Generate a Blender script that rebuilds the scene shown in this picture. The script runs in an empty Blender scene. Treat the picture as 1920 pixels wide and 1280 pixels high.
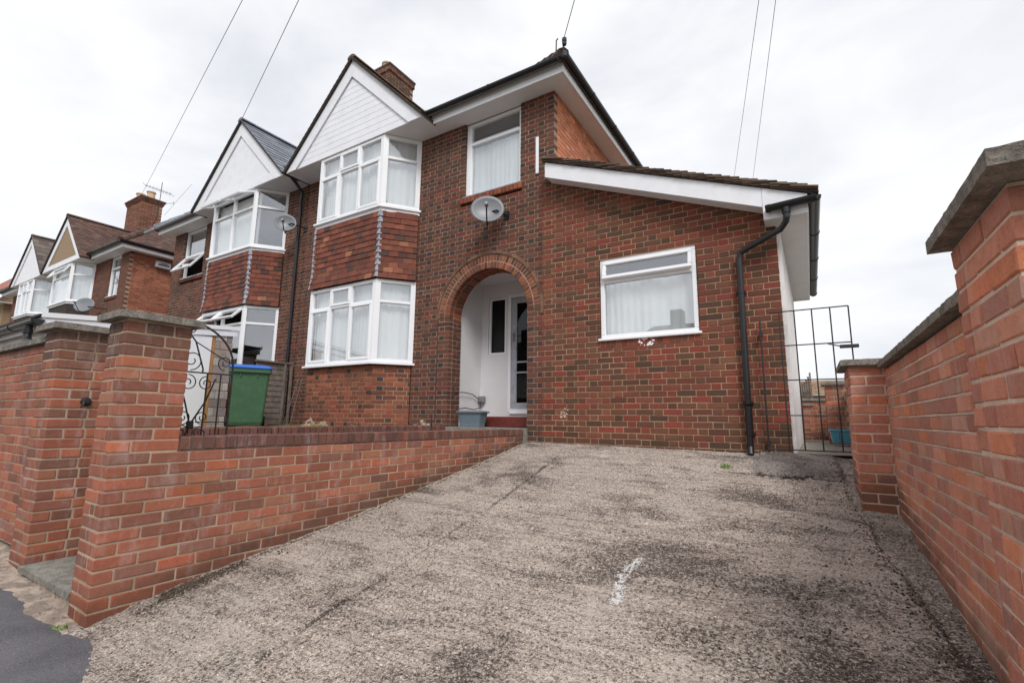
import bpy, math, random
import numpy as np
from mathutils import Matrix, Vector, Quaternion

random.seed(7)
rng = np.random.default_rng(7)
scene = bpy.context.scene
C = scene.collection
PI = math.pi

# ------------------------------------------------------------------ camera
CAM = np.array([0.0, 0.0, 1.25])
YAW, PITCH, ROLL, FPX = 0.554620319, 0.160145889, 0.0116537909, 898.034
_d = np.array([-math.sin(YAW) * math.cos(PITCH), math.cos(YAW) * math.cos(PITCH), math.sin(PITCH)])
_r0 = np.array([math.cos(YAW), math.sin(YAW), 0.0])
_u0 = np.cross(_r0, _d)
CR = _r0 * math.cos(ROLL) + _u0 * math.sin(ROLL)
CU = -_r0 * math.sin(ROLL) + _u0 * math.cos(ROLL)
CD = _d
cam_data = bpy.data.cameras.new('camera')
cam_data.sensor_width = 36.0
cam_data.lens = FPX / 1920 * 36
cam_data.clip_start = 0.05
cam_data.clip_end = 4000
cam = bpy.data.objects.new('camera', cam_data)
C.objects.link(cam)
_m = Matrix.Identity(4)
for i in range(3):
    _m[i][0], _m[i][1], _m[i][2], _m[i][3] = CR[i], CU[i], -CD[i], CAM[i]
cam.matrix_world = _m
scene.camera = cam


def proj(p):
    q = np.asarray(p, float) - CAM
    d = q.dot(CD)
    return 960 + FPX * q.dot(CR) / d, 640 - FPX * q.dot(CU) / d, d


# ------------------------------------------------------------------ world, sun, exposure
SUN_DIR = Vector((0.56, -0.68, 0.88)).normalized()
world = bpy.data.worlds.new('World')
scene.world = world
world.use_nodes = True
wn = world.node_tree
wn.nodes.clear()


def wnode(t, **k):
    n = wn.nodes.new(t)
    for a, b in k.items():
        setattr(n, a, b)
    return n


sky = wnode('ShaderNodeTexSky', sky_type='NISHITA', sun_disc=False)
sky.sun_elevation = math.asin(SUN_DIR.z)
sky.sun_rotation = math.atan2(SUN_DIR.x, SUN_DIR.y)
bg1 = wnode('ShaderNodeBackground')
bg1.inputs['Strength'].default_value = 0.1
wn.links.new(sky.outputs[0], bg1.inputs[0])
tc = wnode('ShaderNodeTexCoord')
mp = wnode('ShaderNodeMapping')
mp.inputs['Scale'].default_value = (1.0, 1.0, 2.2)
mp.inputs['Rotation'].default_value = (0.0, 0.15, 0.4)
wn.links.new(tc.outputs['Generated'], mp.inputs[0])
nz = wnode('ShaderNodeTexNoise')
nz.inputs['Scale'].default_value = 2.3
nz.inputs['Detail'].default_value = 7
nz.inputs['Roughness'].default_value = 0.52
nz.inputs['Distortion'].default_value = 0.35
wn.links.new(mp.outputs[0], nz.inputs['Vector'])
rp = wnode('ShaderNodeValToRGB')
rp.color_ramp.elements[0].position = 0.34
rp.color_ramp.elements[0].color = (0.70, 0.725, 0.775, 1)
rp.color_ramp.elements[1].position = 0.60
rp.color_ramp.elements[1].color = (0.945, 0.95, 0.97, 1)
wn.links.new(nz.outputs['Fac'], rp.inputs[0])
bg2 = wnode('ShaderNodeBackground')
bg2.inputs['Strength'].default_value = 1.0
wn.links.new(rp.outputs[0], bg2.inputs[0])
mx = wnode('ShaderNodeMixShader')
mx.inputs[0].default_value = 0.93
wn.links.new(bg1.outputs[0], mx.inputs[1])
wn.links.new(bg2.outputs[0], mx.inputs[2])
wo = wnode('ShaderNodeOutputWorld')
wn.links.new(mx.outputs[0], wo.inputs[0])

sun_data = bpy.data.lights.new('sun', 'SUN')
sun_data.energy = 2.1
sun_data.angle = math.radians(22)
sun_data.color = (1.0, 0.98, 0.95)
sun = bpy.data.objects.new('sun', sun_data)
C.objects.link(sun)
sun.location = (6, -10, 14)
sun.rotation_euler = (-SUN_DIR).to_track_quat('-Z', 'Y').to_euler()

scene.view_settings.view_transform = 'Standard'
scene.view_settings.look = 'None'
scene.view_settings.gamma = 1
scene.view_settings.use_curve_mapping = False
scene.view_settings.exposure = 0.18
scene.cycles.max_bounces = 8
scene.cycles.transparent_max_bounces = 12


# ------------------------------------------------------------------ colours and materials
def lin(r, g, b, k=1.0):
    def f(c):
        c = c / 255.0
        return c / 12.92 if c <= 0.04045 else ((c + 0.055) / 1.055) ** 2.4
    return (f(r) * k, f(g) * k, f(b) * k, 1.0)


class NT:
    def __init__(self, name):
        self.m = bpy.data.materials.new(name)
        self.m.use_nodes = True
        self.t = self.m.node_tree
        self.t.nodes.clear()
        self.out = self.n('ShaderNodeOutputMaterial')

    def n(self, typ, **k):
        nd = self.t.nodes.new(typ)
        for a, b in k.items():
            setattr(nd, a, b)
        return nd

    def link(self, a, b):
        self.t.links.new(a, b)

    def setin(self, nd, **k):
        for a, b in k.items():
            nd.inputs[a.replace('_', ' ')].default_value = b
        return nd

    def pos(self, scale=(1, 1, 1)):
        g = self.n('ShaderNodeNewGeometry')
        if scale == (1, 1, 1):
            return g.outputs['Position']
        m = self.n('ShaderNodeMapping')
        m.inputs['Scale'].default_value = scale
        self.link(g.outputs['Position'], m.inputs[0])
        return m.outputs[0]

    def noise(self, vec, scale, detail=3, rough=0.55, dist=0.0):
        nd = self.n('ShaderNodeTexNoise')
        nd.inputs['Scale'].default_value = scale
        nd.inputs['Detail'].default_value = detail
        nd.inputs['Roughness'].default_value = rough
        nd.inputs['Distortion'].default_value = dist
        self.link(vec, nd.inputs['Vector'])
        return nd.outputs['Fac']

    def ramp(self, fac, a, b, ca=(0, 0, 0, 1), cb=(1, 1, 1, 1)):
        if a > b:
            a, b, ca, cb = b, a, cb, ca
        r = self.n('ShaderNodeValToRGB')
        r.color_ramp.elements[0].position = a
        r.color_ramp.elements[1].position = b
        r.color_ramp.elements[0].color = ca
        r.color_ramp.elements[1].color = cb
        self.link(fac, r.inputs[0])
        return r.outputs[0]

    def mix(self, fac, a, b, blend='MIX'):
        nd = self.n('ShaderNodeMix', data_type='RGBA', blend_type=blend)
        for idx, v in ((0, fac), (6, a), (7, b)):
            if isinstance(v, (int, float)):
                nd.inputs[idx].default_value = v
            elif isinstance(v, tuple):
                nd.inputs[idx].default_value = v
            else:
                self.link(v, nd.inputs[idx])
        return nd.outputs[2]

    def math(self, op, a, b=0.0):
        nd = self.n('ShaderNodeMath', operation=op)
        for i, v in ((0, a), (1, b)):
            if isinstance(v, (int, float)):
                nd.inputs[i].default_value = v
            else:
                self.link(v, nd.inputs[i])
        return nd.outputs[0]

    def principled(self, col, rough=0.7, spec=0.4, metal=0.0, bump=None, bstr=0.3, bdist=0.004):
        p = self.n('ShaderNodeBsdfPrincipled')
        if isinstance(col, tuple):
            p.inputs['Base Color'].default_value = col
        else:
            self.link(col, p.inputs['Base Color'])
        if isinstance(rough, (int, float)):
            p.inputs['Roughness'].default_value = rough
        else:
            self.link(rough, p.inputs['Roughness'])
        p.inputs['Specular IOR Level'].default_value = spec
        p.inputs['Metallic'].default_value = metal
        if bump is not None:
            b = self.n('ShaderNodeBump')
            b.inputs['Strength'].default_value = bstr
            b.inputs['Distance'].default_value = bdist
            self.link(bump, b.inputs['Height'])
            self.link(b.outputs[0], p.inputs['Normal'])
        self.link(p.outputs[0], self.out.inputs[0])
        return p


def basic(name, col, rough=0.6, var=0.12, scale=6.0, bump=0.0, bscale=90.0, spec=0.4, metal=0.0, dirt=None, dirt_amt=0.0, dirt_scale=2.5):
    t = NT(name)
    P = t.pos()
    c = t.mix(t.ramp(t.noise(P, scale, 4), 0.3, 0.7), tuple(x * (1 - var) for x in col[:3]) + (1,), tuple(min(1, x * (1 + var)) for x in col[:3]) + (1,))
    if dirt is not None:
        d = t.ramp(t.noise(P, dirt_scale, 6, 0.65), 0.48, 0.72)
        c = t.mix(t.math('MULTIPLY', d, dirt_amt), c, dirt)
    t.principled(c, rough, spec, metal, t.noise(P, bscale, 3) if bump else None, bump, 0.004)
    return t.m


def brick_mat(name, source, bloom=0.0, grime=0.25, bloom_col=lin(205, 196, 196), splash=0.6):
    """source 'object' reads the object's own colour, 'mesh' the colour attribute of a joined mass of bricks."""
    t = NT(name)
    P = t.pos()
    if source == 'object':
        c = t.n('ShaderNodeObjectInfo').outputs['Color']
    else:
        a = t.n('ShaderNodeAttribute')
        a.attribute_name = 'col'
        c = a.outputs['Color']
    n1 = t.noise(P, 26, 5, 0.65)
    n2 = t.noise(P, 150, 3, 0.6)
    c = t.mix(t.math('MULTIPLY', t.ramp(n1, 0.42, 0.75), 0.42), c, t.mix(0.6, c, lin(74, 56, 52)))
    c = t.mix(t.math('MULTIPLY', t.ramp(n2, 0.54, 0.74), 0.45), c, lin(60, 42, 38))
    c = t.mix(t.math('MULTIPLY', t.ramp(n2, 0.45, 0.27), 0.16), c, lin(176, 122, 104))
    g = t.ramp(t.noise(P, 1.7, 5, 0.6), 0.45, 0.72)
    c = t.mix(t.math('MULTIPLY', g, grime), c, lin(78, 66, 60))
    if bloom:
        b = t.ramp(t.noise(t.pos((5.0, 5.0, 1.6)), 2.1, 6, 0.68, 0.5), 0.52, 0.74)
        c = t.mix(t.math('MULTIPLY', b, bloom), c, bloom_col)
    # soil splashed up from the sloping ground along the foot of the wall
    sp = t.n('ShaderNodeSeparateXYZ')
    t.link(P, sp.inputs[0])
    gl = t.math('ADD', t.math('MULTIPLY', t.math('MINIMUM', sp.outputs[1], 6.0), 0.178), -0.13)
    hh = t.math('ADD', t.math('SUBTRACT', sp.outputs[2], gl), t.math('MULTIPLY', t.noise(P, 5.0, 5, 0.7), -0.30))
    c = t.mix(t.math('MULTIPLY', t.ramp(t.math('ADD', hh, 0.5), 0.50, 0.37), splash), c, lin(72, 62, 52))
    t.principled(c, 0.86, 0.25, 0, t.math('ADD', t.math('MULTIPLY', n1, 0.6), n2), 0.55, 0.004)
    return t.m


def mortar_mat(name, col, dark):
    t = NT(name)
    P = t.pos()
    c = t.mix(t.ramp(t.noise(P, 3.0, 5, 0.6), 0.35, 0.68), col, dark)
    c = t.mix(t.math('MULTIPLY', t.ramp(t.noise(P, 190, 2), 0.45, 0.7), 0.35), c, tuple(x * 0.55 for x in dark[:3]) + (1,))
    t.principled(c, 0.95, 0.15, 0, t.noise(P, 220, 3), 0.6, 0.004)
    return t.m


def glass_mat(name, tint=(0.93, 0.95, 0.95, 1), base=0.10):
    t = NT(name)
    tr = t.n('ShaderNodeBsdfTransparent')
    tr.inputs[0].default_value = tint
    gl = t.n('ShaderNodeBsdfGlossy')
    gl.inputs['Roughness'].default_value = 0.015
    gl.inputs['Color'].default_value = (0.95, 0.97, 1, 1)
    lw = t.n('ShaderNodeLayerWeight')
    lw.inputs[0].default_value = 0.5
    ms = t.n('ShaderNodeMixShader')
    t.link(t.math('ADD', t.math('MULTIPLY', t.math('POWER', lw.outputs['Facing'], 4.0), 0.75), base), ms.inputs[0])
    t.link(tr.outputs[0], ms.inputs[1])
    t.link(gl.outputs[0], ms.inputs[2])
    t.link(ms.outputs[0], t.out.inputs[0])
    return t.m


def attr_mat(name, rough=0.85, bump=0.4, bscale=60, stain=None, stain_amt=0.5, stain_scale=3.0, spec=0.3):
    t = NT(name)
    P = t.pos()
    a = t.n('ShaderNodeAttribute')
    a.attribute_name = 'col'
    c = a.outputs['Color']
    n = t.noise(P, bscale, 4, 0.6)
    c = t.mix(t.math('MULTIPLY', t.ramp(n, 0.45, 0.75), 0.4), c, t.mix(0.55, c, (0.01, 0.01, 0.01, 1)))
    if stain is not None:
        c = t.mix(t.math('MULTIPLY', t.ramp(t.noise(P, stain_scale, 5, 0.65), 0.47, 0.68), stain_amt), c, stain)
    t.principled(c, rough, spec, 0, n, bump, 0.004)
    return t.m


def objcol_mat(name, rough=0.8, stain=None, stain_amt=0.4, stain_scale=6.0, spec=0.3, bscale=70):
    t = NT(name)
    P = t.pos()
    c = t.n('ShaderNodeObjectInfo').outputs['Color']
    n = t.noise(P, bscale, 4, 0.6)
    c = t.mix(t.math('MULTIPLY', t.ramp(n, 0.45, 0.75), 0.4), c, t.mix(0.5, c, (0.012, 0.008, 0.008, 1)))
    if stain is not None:
        c = t.mix(t.math('MULTIPLY', t.ramp(t.noise(P, stain_scale, 5, 0.65), 0.5, 0.72), stain_amt), c, stain)
    t.principled(c, rough, spec, 0, n, 0.45, 0.004)
    return t.m


def stone_mat(name, col, dark, light, lichen=0.5):
    t = NT(name)
    P = t.pos()
    n1 = t.noise(P, 14, 6, 0.7)
    n2 = t.noise(P, 90, 4, 0.65)
    c = t.mix(t.ramp(n1, 0.38, 0.62), col, dark)
    c = t.mix(t.math('MULTIPLY', t.ramp(n2, 0.52, 0.66), 0.75), c, tuple(x * 0.45 for x in dark[:3]) + (1,))
    c = t.mix(t.math('MULTIPLY', t.ramp(t.noise(P, 48, 4, 0.7), 0.60, 0.68), lichen), c, light)
    t.principled(c, 0.95, 0.2, 0, t.math('ADD', n1, n2), 0.8, 0.008)
    return t.m


M = {}
M['brick_obj'] = brick_mat('house_brick', 'object', 0.0, 0.30)
M['brick_mesh'] = brick_mat('house_brick_mass', 'mesh', 0.0, 0.30)
M['wallbrick_obj'] = brick_mat('garden_brick', 'object', 0.26, 0.16)
M['wallbrick_mesh'] = brick_mat('garden_brick_mass', 'mesh', 0.26, 0.16)
M['mortar'] = mortar_mat('house_mortar', lin(178, 152, 130), lin(130, 108, 94))
M['mortar_ext'] = mortar_mat('lime_mortar', lin(178, 150, 122), lin(136, 110, 88))
M['mortar_wall'] = mortar_mat('garden_mortar', lin(194, 172, 150), lin(150, 128, 110))
M['upvc'] = basic('white_upvc', lin(236, 237, 240), 0.32, 0.02, 3, spec=0.5)
M['paint'] = basic('white_paint', lin(232, 233, 238), 0.5, 0.03, 5, dirt=lin(170, 168, 165), dirt_amt=0.14, dirt_scale=4)
M['soffit'] = basic('soffit_board', lin(222, 220, 222), 0.55, 0.03, 4)
M['render'] = basic('white_render', lin(226, 222, 220), 0.8, 0.05, 3, 0.3, 60, dirt=lin(150, 142, 138), dirt_amt=0.55, dirt_scale=3)
M['porch'] = basic('porch_paint', lin(214, 212, 214), 0.75, 0.03, 4, 0.12, 50)
M['black'] = basic('black_plastic', lin(30, 31, 34), 0.34, 0.15, 9, spec=0.5)
M['iron'] = basic('black_iron', lin(38, 36, 37), 0.5, 0.25, 30, spec=0.5, dirt=lin(92, 52, 34), dirt_amt=0.35, dirt_scale=14)
M['glass'] = glass_mat('window_glass', (0.96, 0.97, 0.97, 1), 0.20)
M['dark_glass'] = glass_mat('door_glass', (0.45, 0.47, 0.47, 1), 0.03)
M['mortar_right'] = mortar_mat('pale_garden_mortar', lin(226, 204, 184), lin(186, 164, 146))
M['mortar_dark'] = mortar_mat('dirty_mortar', lin(112, 94, 84), lin(78, 68, 62))
M['curtain'] = basic('net_curtain', lin(232, 234, 234), 0.9, 0.03, 4)
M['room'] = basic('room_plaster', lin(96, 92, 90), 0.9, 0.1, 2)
M['lead'] = basic('lead_flashing', lin(146, 149, 160), 0.55, 0.2, 25, spec=0.5)
M['tile_obj'] = objcol_mat('wall_tile_clay', 0.82, lin(60, 44, 42), 0.45, 5.0)
M['roof_tile'] = attr_mat('roof_tile_clay', 0.9, 0.5, 50, lin(96, 92, 78), 0.55, 3.5)
M['roof_slab'] = basic('roof_underlay', lin(58, 52, 50), 0.9, 0.2, 6)
M['slate'] = attr_mat('grey_slate', 0.45, 0.2, 40, lin(120, 124, 134), 0.3, 3.0, 0.5)
M['cap'] = stone_mat('weathered_cap', lin(146, 139, 131), lin(108, 102, 95), lin(182, 178, 170), 0.6)
M['slab'] = stone_mat('step_stone', lin(150, 146, 138), lin(118, 115, 106), lin(168, 166, 158), 0.3)
M['chim_cement'] = stone_mat('chimney_cement', lin(108, 98, 88), lin(74, 70, 62), lin(120, 124, 78), 0.5)
M['pot'] = basic('chimney_pot_clay', lin(196, 168, 142), 0.8, 0.15, 8, 0.2, 60)
M['dish'] = basic('dish_grey', lin(122, 125, 130), 0.4, 0.05, 6, spec=0.5)
M['bin'] = basic('green_plastic', lin(60, 95, 67), 0.46, 0.06, 5, spec=0.45, dirt=lin(126, 150, 130), dirt_amt=0.12, dirt_scale=9)
M['bin_lid'] = basic('blue_plastic', lin(52, 104, 196), 0.4, 0.05, 5, spec=0.45)
M['rubber'] = basic('wheel_rubber', lin(26, 26, 27), 0.7, 0.1, 9)
M['crate'] = basic('crate_plastic', lin(84, 150, 172), 0.45, 0.08, 7, spec=0.4)
M['tub'] = basic('tub_plastic', lin(104, 118, 128), 0.45, 0.08, 7, spec=0.45)
M['timber'] = basic('weathered_timber', lin(120, 108, 100), 0.9, 0.25, 14, 0.4, 60, dirt=lin(70, 62, 58), dirt_amt=0.5, dirt_scale=9)
M['pine'] = basic('stained_pine', lin(176, 128, 80), 0.7, 0.15, 12, 0.2, 50)
M['clad'] = basic('roughcast_panel', lin(150, 128, 104), 0.95, 0.2, 20, 0.6, 120)
M['stone_clad'] = objcol_mat('cladding_stone', 0.9, lin(120, 104, 98), 0.5, 8.0)
M['red_paint'] = basic('red_tile_paint', lin(106, 44, 40), 0.6, 0.2, 16, 0.2, 60, dirt=lin(84, 52, 46), dirt_amt=0.5, dirt_scale=10)
M['cable'] = basic('cable_black', lin(60, 60, 64), 0.6, 0.05, 5)
M['meter'] = basic('meter_grey', lin(128, 126, 128), 0.5, 0.08, 8)
M['alarm'] = basic('alarm_box_grey', lin(172, 176, 182), 0.4, 0.05, 8)
M['alarm_dark'] = basic('alarm_print', lin(62, 66, 78), 0.5, 0.05, 8)
M['soil'] = basic('garden_soil', lin(112, 98, 80), 0.95, 0.35, 12, 0.8, 70, dirt=lin(92, 104, 60), dirt_amt=0.5, dirt_scale=3)
M['redroof'] = attr_mat('red_roof_tile', 0.85, 0.3, 40)
M['moss'] = basic('dry_moss', lin(64, 54, 44), 0.98, 0.4, 60, 0.8, 200)
M['weed'] = basic('weed_leaf', lin(104, 138, 60), 0.7, 0.3, 40)
M['grey_trim'] = basic('grey_gutter', lin(168, 170, 178), 0.5, 0.1, 8, dirt=lin(110, 110, 112), dirt_amt=0.5, dirt_scale=7)

# ------------------------------------------------------------------ mesh builder
GX = [1.0, 0.0, 0.0, 0.0]            # the house in hand: x' = GX[0] * x + GX[1], y' = y + GX[2], z' = z + GX[3]


def set_house(sx=1.0, tx=0.0, ty=0.0, tz=0.0):
    GX[:] = [sx, tx, ty, tz]


def gpt(v):
    v = np.asarray(v, float).copy()
    v[..., 0] = GX[0] * v[..., 0] + GX[1]
    v[..., 1] += GX[2]
    v[..., 2] += GX[3]
    return v


PW = {}


def link(o, parent=None, loc=None):
    C.objects.link(o)
    if loc is not None:
        o.location = loc
    if parent is not None:
        o.parent = parent
        o.matrix_parent_inverse = PW[parent.name].inverted()
    PW[o.name] = Matrix.Translation(o.location) if parent is None else Matrix.LocRotScale(o.location, o.rotation_euler, o.scale)
    return o


def thing(name, label, cat, loc=(0, 0, 0), group=None):
    o = bpy.data.objects.new(name, None)
    o.empty_display_size = 0.2
    link(o, None, gpt(loc))
    o['label'] = label
    o['category'] = cat
    if group:
        o['group'] = group
    return o


def tag(o, label=None, cat=None, group=None, kind=None):
    for k, v in (('label', label), ('category', cat), ('group', group), ('kind', kind)):
        if v:
            o[k] = v
    return o


class MB:
    """collects polygons; A, t place a local frame (columns of A are its axes) in the house's coordinates"""

    def __init__(self, A=None, t=None):
        self.v, self.f, self.c = [], [], []
        self.n = 0
        self.A = np.eye(3) if A is None else np.array(A, float)
        self.t = np.zeros(3) if t is None else np.array(t, float)

    def add(self, verts, faces, col=None):
        v = np.asarray(verts, float) @ self.A.T + self.t
        v = gpt(v)
        flip = np.linalg.det(self.A) * GX[0] < 0
        for f in faces:
            g = [i + self.n for i in f]
            self.f.append(g[::-1] if flip else g)
            self.c.append(col)
        self.v.append(v)
        self.n += len(v)

    def box(self, x0, x1, y0, y1, z0, z1, col=None, b=0.0):
        if x0 > x1: x0, x1 = x1, x0
        if y0 > y1: y0, y1 = y1, y0
        if z0 > z1: z0, z1 = z1, z0
        if b:
            V, F = CH(x1 - x0, y1 - y0, z1 - z0, b)
            self.add(V + np.array([(x0 + x1) / 2, (y0 + y1) / 2, (z0 + z1) / 2]), F, col)
            return
        v = [(x0, y0, z0), (x1, y0, z0), (x1, y1, z0), (x0, y1, z0), (x0, y0, z1), (x1, y0, z1), (x1, y1, z1), (x0, y1, z1)]
        self.add(v, BOXF, col)

    def prism(self, pts, ext, col=None):
        """closed polygon pts (3D list) extruded by vector ext"""
        p = np.asarray(pts, float)
        e = np.asarray(ext, float)
        n = len(p)
        nrm = np.zeros(3)
        for i in range(n):
            nrm += np.cross(p[i], p[(i + 1) % n])
        F = [list(range(n))[::-1], list(range(n, 2 * n))] + [[i, (i + 1) % n, n + (i + 1) % n, n + i] for i in range(n)]
        if nrm.dot(e) < 0:
            F = [f[::-1] for f in F]
        self.add(np.vstack([p, p + e]), F, col)

    def quad(self, *pts, col=None):
        self.add(pts, [list(range(len(pts)))], col)

    def tube(self, pts, r, n=8, col=None, cap=True):
        P = [np.array(p, float) for p in pts]
        rs = r if isinstance(r, (list, tuple)) else [r] * len(P)
        rings = []
        ref = None
        for i, p in enumerate(P):
            d = (P[min(i + 1, len(P) - 1)] - P[max(i - 1, 0)])
            d /= np.linalg.norm(d) + 1e-12
            if ref is None:
                ref = np.array([0, 0, 1.0]) if abs(d[2]) < 0.9 else np.array([1.0, 0, 0])
            a = np.cross(d, ref)
            a /= np.linalg.norm(a) + 1e-12
            b = np.cross(a, d)
            ref = b
            for k in range(n):
                t = 2 * PI * k / n
                rings.append(p + rs[i] * (math.cos(t) * a + math.sin(t) * b))
        F = []
        for i in range(len(P) - 1):
            for k in range(n):
                k2 = (k + 1) % n
                F.append([i * n + k, (i + 1) * n + k, (i + 1) * n + k2, i * n + k2][::-1])
        if cap:
            F.append(list(range(n)))
            F.append([(len(P) - 1) * n + k for k in range(n)][::-1])
        self.add(rings, F, col)

    def sweep(self, prof, p0, p1, side, up, col=None):
        """closed 2D profile (a along side, b along up) swept from p0 to p1"""
        p0, p1, side, up = (np.array(x, float) for x in (p0, p1, side, up))
        n = len(prof)
        V = [p0 + a * side + b * up for a, b in prof] + [p1 + a * side + b * up for a, b in prof]
        area = sum(prof[i][0] * prof[(i + 1) % n][1] - prof[(i + 1) % n][0] * prof[i][1] for i in range(n))
        fl = (np.cross(side, up).dot(p1 - p0) > 0) == (area > 0)
        F = [list(range(n))[::-1], list(range(n, 2 * n))] + [[i, (i + 1) % n, n + (i + 1) % n, n + i] for i in range(n)]
        if not fl:
            F = [f[::-1] for f in F]
        self.add(V, F, col)

    def lathe(self, prof, c, n=20, axis=2, col=None):
        V, F = [], []
        for r, z in prof:
            for k in range(n):
                t = 2 * PI * k / n
                V.append((c[0] + r * math.cos(t), c[1] + r * math.sin(t), c[2] + z))
        for i in range(len(prof) - 1):
            for k in range(n):
                k2 = (k + 1) % n
                F.append([i * n + k, i * n + k2, (i + 1) * n + k2, (i + 1) * n + k])
        self.add(V, F, col)

    def build(self, name, mat, parent=None, smooth=False, kind=None, label=None):
        me = bpy.data.meshes.new(name)
        V = np.vstack(self.v) if self.v else np.zeros((0, 3))
        me.from_pydata(V.tolist(), [], self.f)
        if any(c is not None for c in self.c):
            at = me.attributes.new('col', 'FLOAT_COLOR', 'CORNER')
            buf = []
            for f, c in zip(self.f, self.c):
                buf.extend(list(c if c is not None else (0.5, 0.5, 0.5, 1)) * len(f))
            at.data.foreach_set('color', buf)
        me.materials.append(M[mat])
        if smooth:
            me.polygons.foreach_set('use_smooth', [True] * len(me.polygons))
        me.update()
        o = bpy.data.objects.new(name, me)
        link(o, parent)
        if kind:
            o['kind'] = kind
        if label:
            o['label'] = label
        return o


BOXF = [[0, 3, 2, 1], [4, 5, 6, 7], [0, 1, 5, 4], [1, 2, 6, 5], [2, 3, 7, 6], [3, 0, 4, 7]]


def CH(lx, ly, lz, b):
    """a box with chamfered edges, centred: 24 corners, 26 faces"""
    b = min(b, lx * 0.45, ly * 0.45, lz * 0.45)
    hx, hy, hz = lx / 2, ly / 2, lz / 2
    V, idx = [], {}
    for sx in (-1, 1):
        for sy in (-1, 1):
            for sz in (-1, 1):
                for ax in range(3):
                    p = [sx * (hx - b), sy * (hy - b), sz * (hz - b)]
                    p[ax] = (sx * hx, sy * hy, sz * hz)[ax]
                    idx[(sx, sy, sz, ax)] = len(V)
                    V.append(p)
    V = np.array(V)
    F = []

    def face(ids):
        pts = V[ids]
        nrm = np.cross(pts[1] - pts[0], pts[2] - pts[0])
        F.append(list(ids) if nrm.dot(pts.mean(0)) > 0 else list(ids)[::-1])
    S = [(-1, -1), (1, -1), (1, 1), (-1, 1)]
    for ax in range(3):
        for s in (-1, 1):
            ids = []
            for a, b2 in S:
                k = [a, b2]
                k.insert(ax, s)
                ids.append(idx[(*k, ax)])
            face(ids)
    for ax in range(3):
        o1, o2 = [a for a in range(3) if a != ax]
        for a in (-1, 1):
            for c in (-1, 1):
                ids = []
                for s, which in ((-1, o1), (1, o1), (1, o2), (-1, o2)):
                    k = [0, 0, 0]
                    k[ax], k[o1], k[o2] = s, a, c
                    ids.append(idx[(*k, which)])
                face(ids)
    for sx in (-1, 1):
        for sy in (-1, 1):
            for sz in (-1, 1):
                face([idx[(sx, sy, sz, a)] for a in range(3)])
    return V, F


# ------------------------------------------------------------------ bricks
def unit_bricks(l, d, h, name, mats, n=6):
    out = []
    for k in range(n):
        V, F = CH(l, d, h, 0.0045)
        V = V + rng.normal(0, 0.0011, V.shape)
        me = bpy.data.meshes.new(name)
        me.from_pydata((V / np.array([l, d, h])).tolist(), [], F)
        out.append((V / np.array([l, d, h]), F, {m: me if i == 0 else me.copy() for i, m in enumerate(mats)}))
        for m in mats:
            out[-1][2][m].materials.append(M[m])
    return out


TEMPL = {'stretcher': unit_bricks(0.215, 0.1, 0.065, 'stretcher', ['brick_obj', 'wallbrick_obj', 'stone_clad']),
         'header': unit_bricks(0.1025, 0.1, 0.065, 'header', ['brick_obj', 'wallbrick_obj', 'stone_clad'])}


class Brickwork:
    def __init__(self, matobj, matmesh):
        self.mo, self.mm = matobj, matmesh
        self.items = []

    def brick(self, centre, U, N, size, col, tilt=0.0):
        """size along U, into the wall, up; tilt turns it in the wall's own plane"""
        jit = rng.normal(0, 1, 5)
        c = np.asarray(centre, float) + np.asarray(N) * max(-1.5, min(2.0, jit[0])) * 0.0011 + np.array([0, 0, jit[1] * 0.0008])
        c = gpt(c)
        U2 = np.array([GX[0] * U[0], U[1], 0.0])
        ang = math.atan2(U2[1], U2[0]) + jit[2] * 0.0022
        self.items.append((c, ang, tilt * (1 if GX[0] > 0 else -1) + jit[3] * 0.003, size, col, np.array([GX[0] * N[0], N[1], 0.0])))

    def finish(self, parent, n_obj=300, name='brick', mass='brickwork'):
        sc = []
        for i, (c, ang, tilt, s, col, N) in enumerate(self.items):
            x, y, d = proj(c)
            f = N.dot(c - CAM)
            if d < 0.3 or not (-10 < x < 1930 and -10 < y < 1290) or f > 0:
                sc.append(-1)
                continue
            r = np.linalg.norm(c - CAM)
            sc.append(s[0] * s[2] * abs(f) / r / d ** 2)
        order = np.argsort(-np.array(sc))
        pick = [i for i in order[:n_obj] if sc[i] > 0]
        chosen = set(pick)
        for i in pick:
            c, ang, tilt, s, col, N = self.items[i]
            T = TEMPL['stretcher' if s[0] > 0.15 else 'header'][rng.integers(6)]
            o = bpy.data.objects.new(name, T[2][self.mo])
            o.rotation_euler = (Matrix.Rotation(ang, 3, 'Z') @ Matrix.Rotation(tilt, 3, 'Y')).to_euler()
            o.scale = s
            o.color = col
            link(o, parent, c)
        mb = MB()
        old = GX[:]
        set_house()
        for i, (c, ang, tilt, s, col, N) in enumerate(self.items):
            if i in chosen:
                continue
            T = TEMPL['stretcher' if s[0] > 0.15 else 'header'][i % 6]
            R = np.array(Matrix.Rotation(ang, 3, 'Z') @ Matrix.Rotation(tilt, 3, 'Y'))
            mb.add((T[0] * np.array(s)) @ R.T + c, T[1], col)
        if mb.n:
            mb.build(mass, self.mm, parent, kind='stuff')
        GX[:] = old


PICK_K = 1.0


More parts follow.
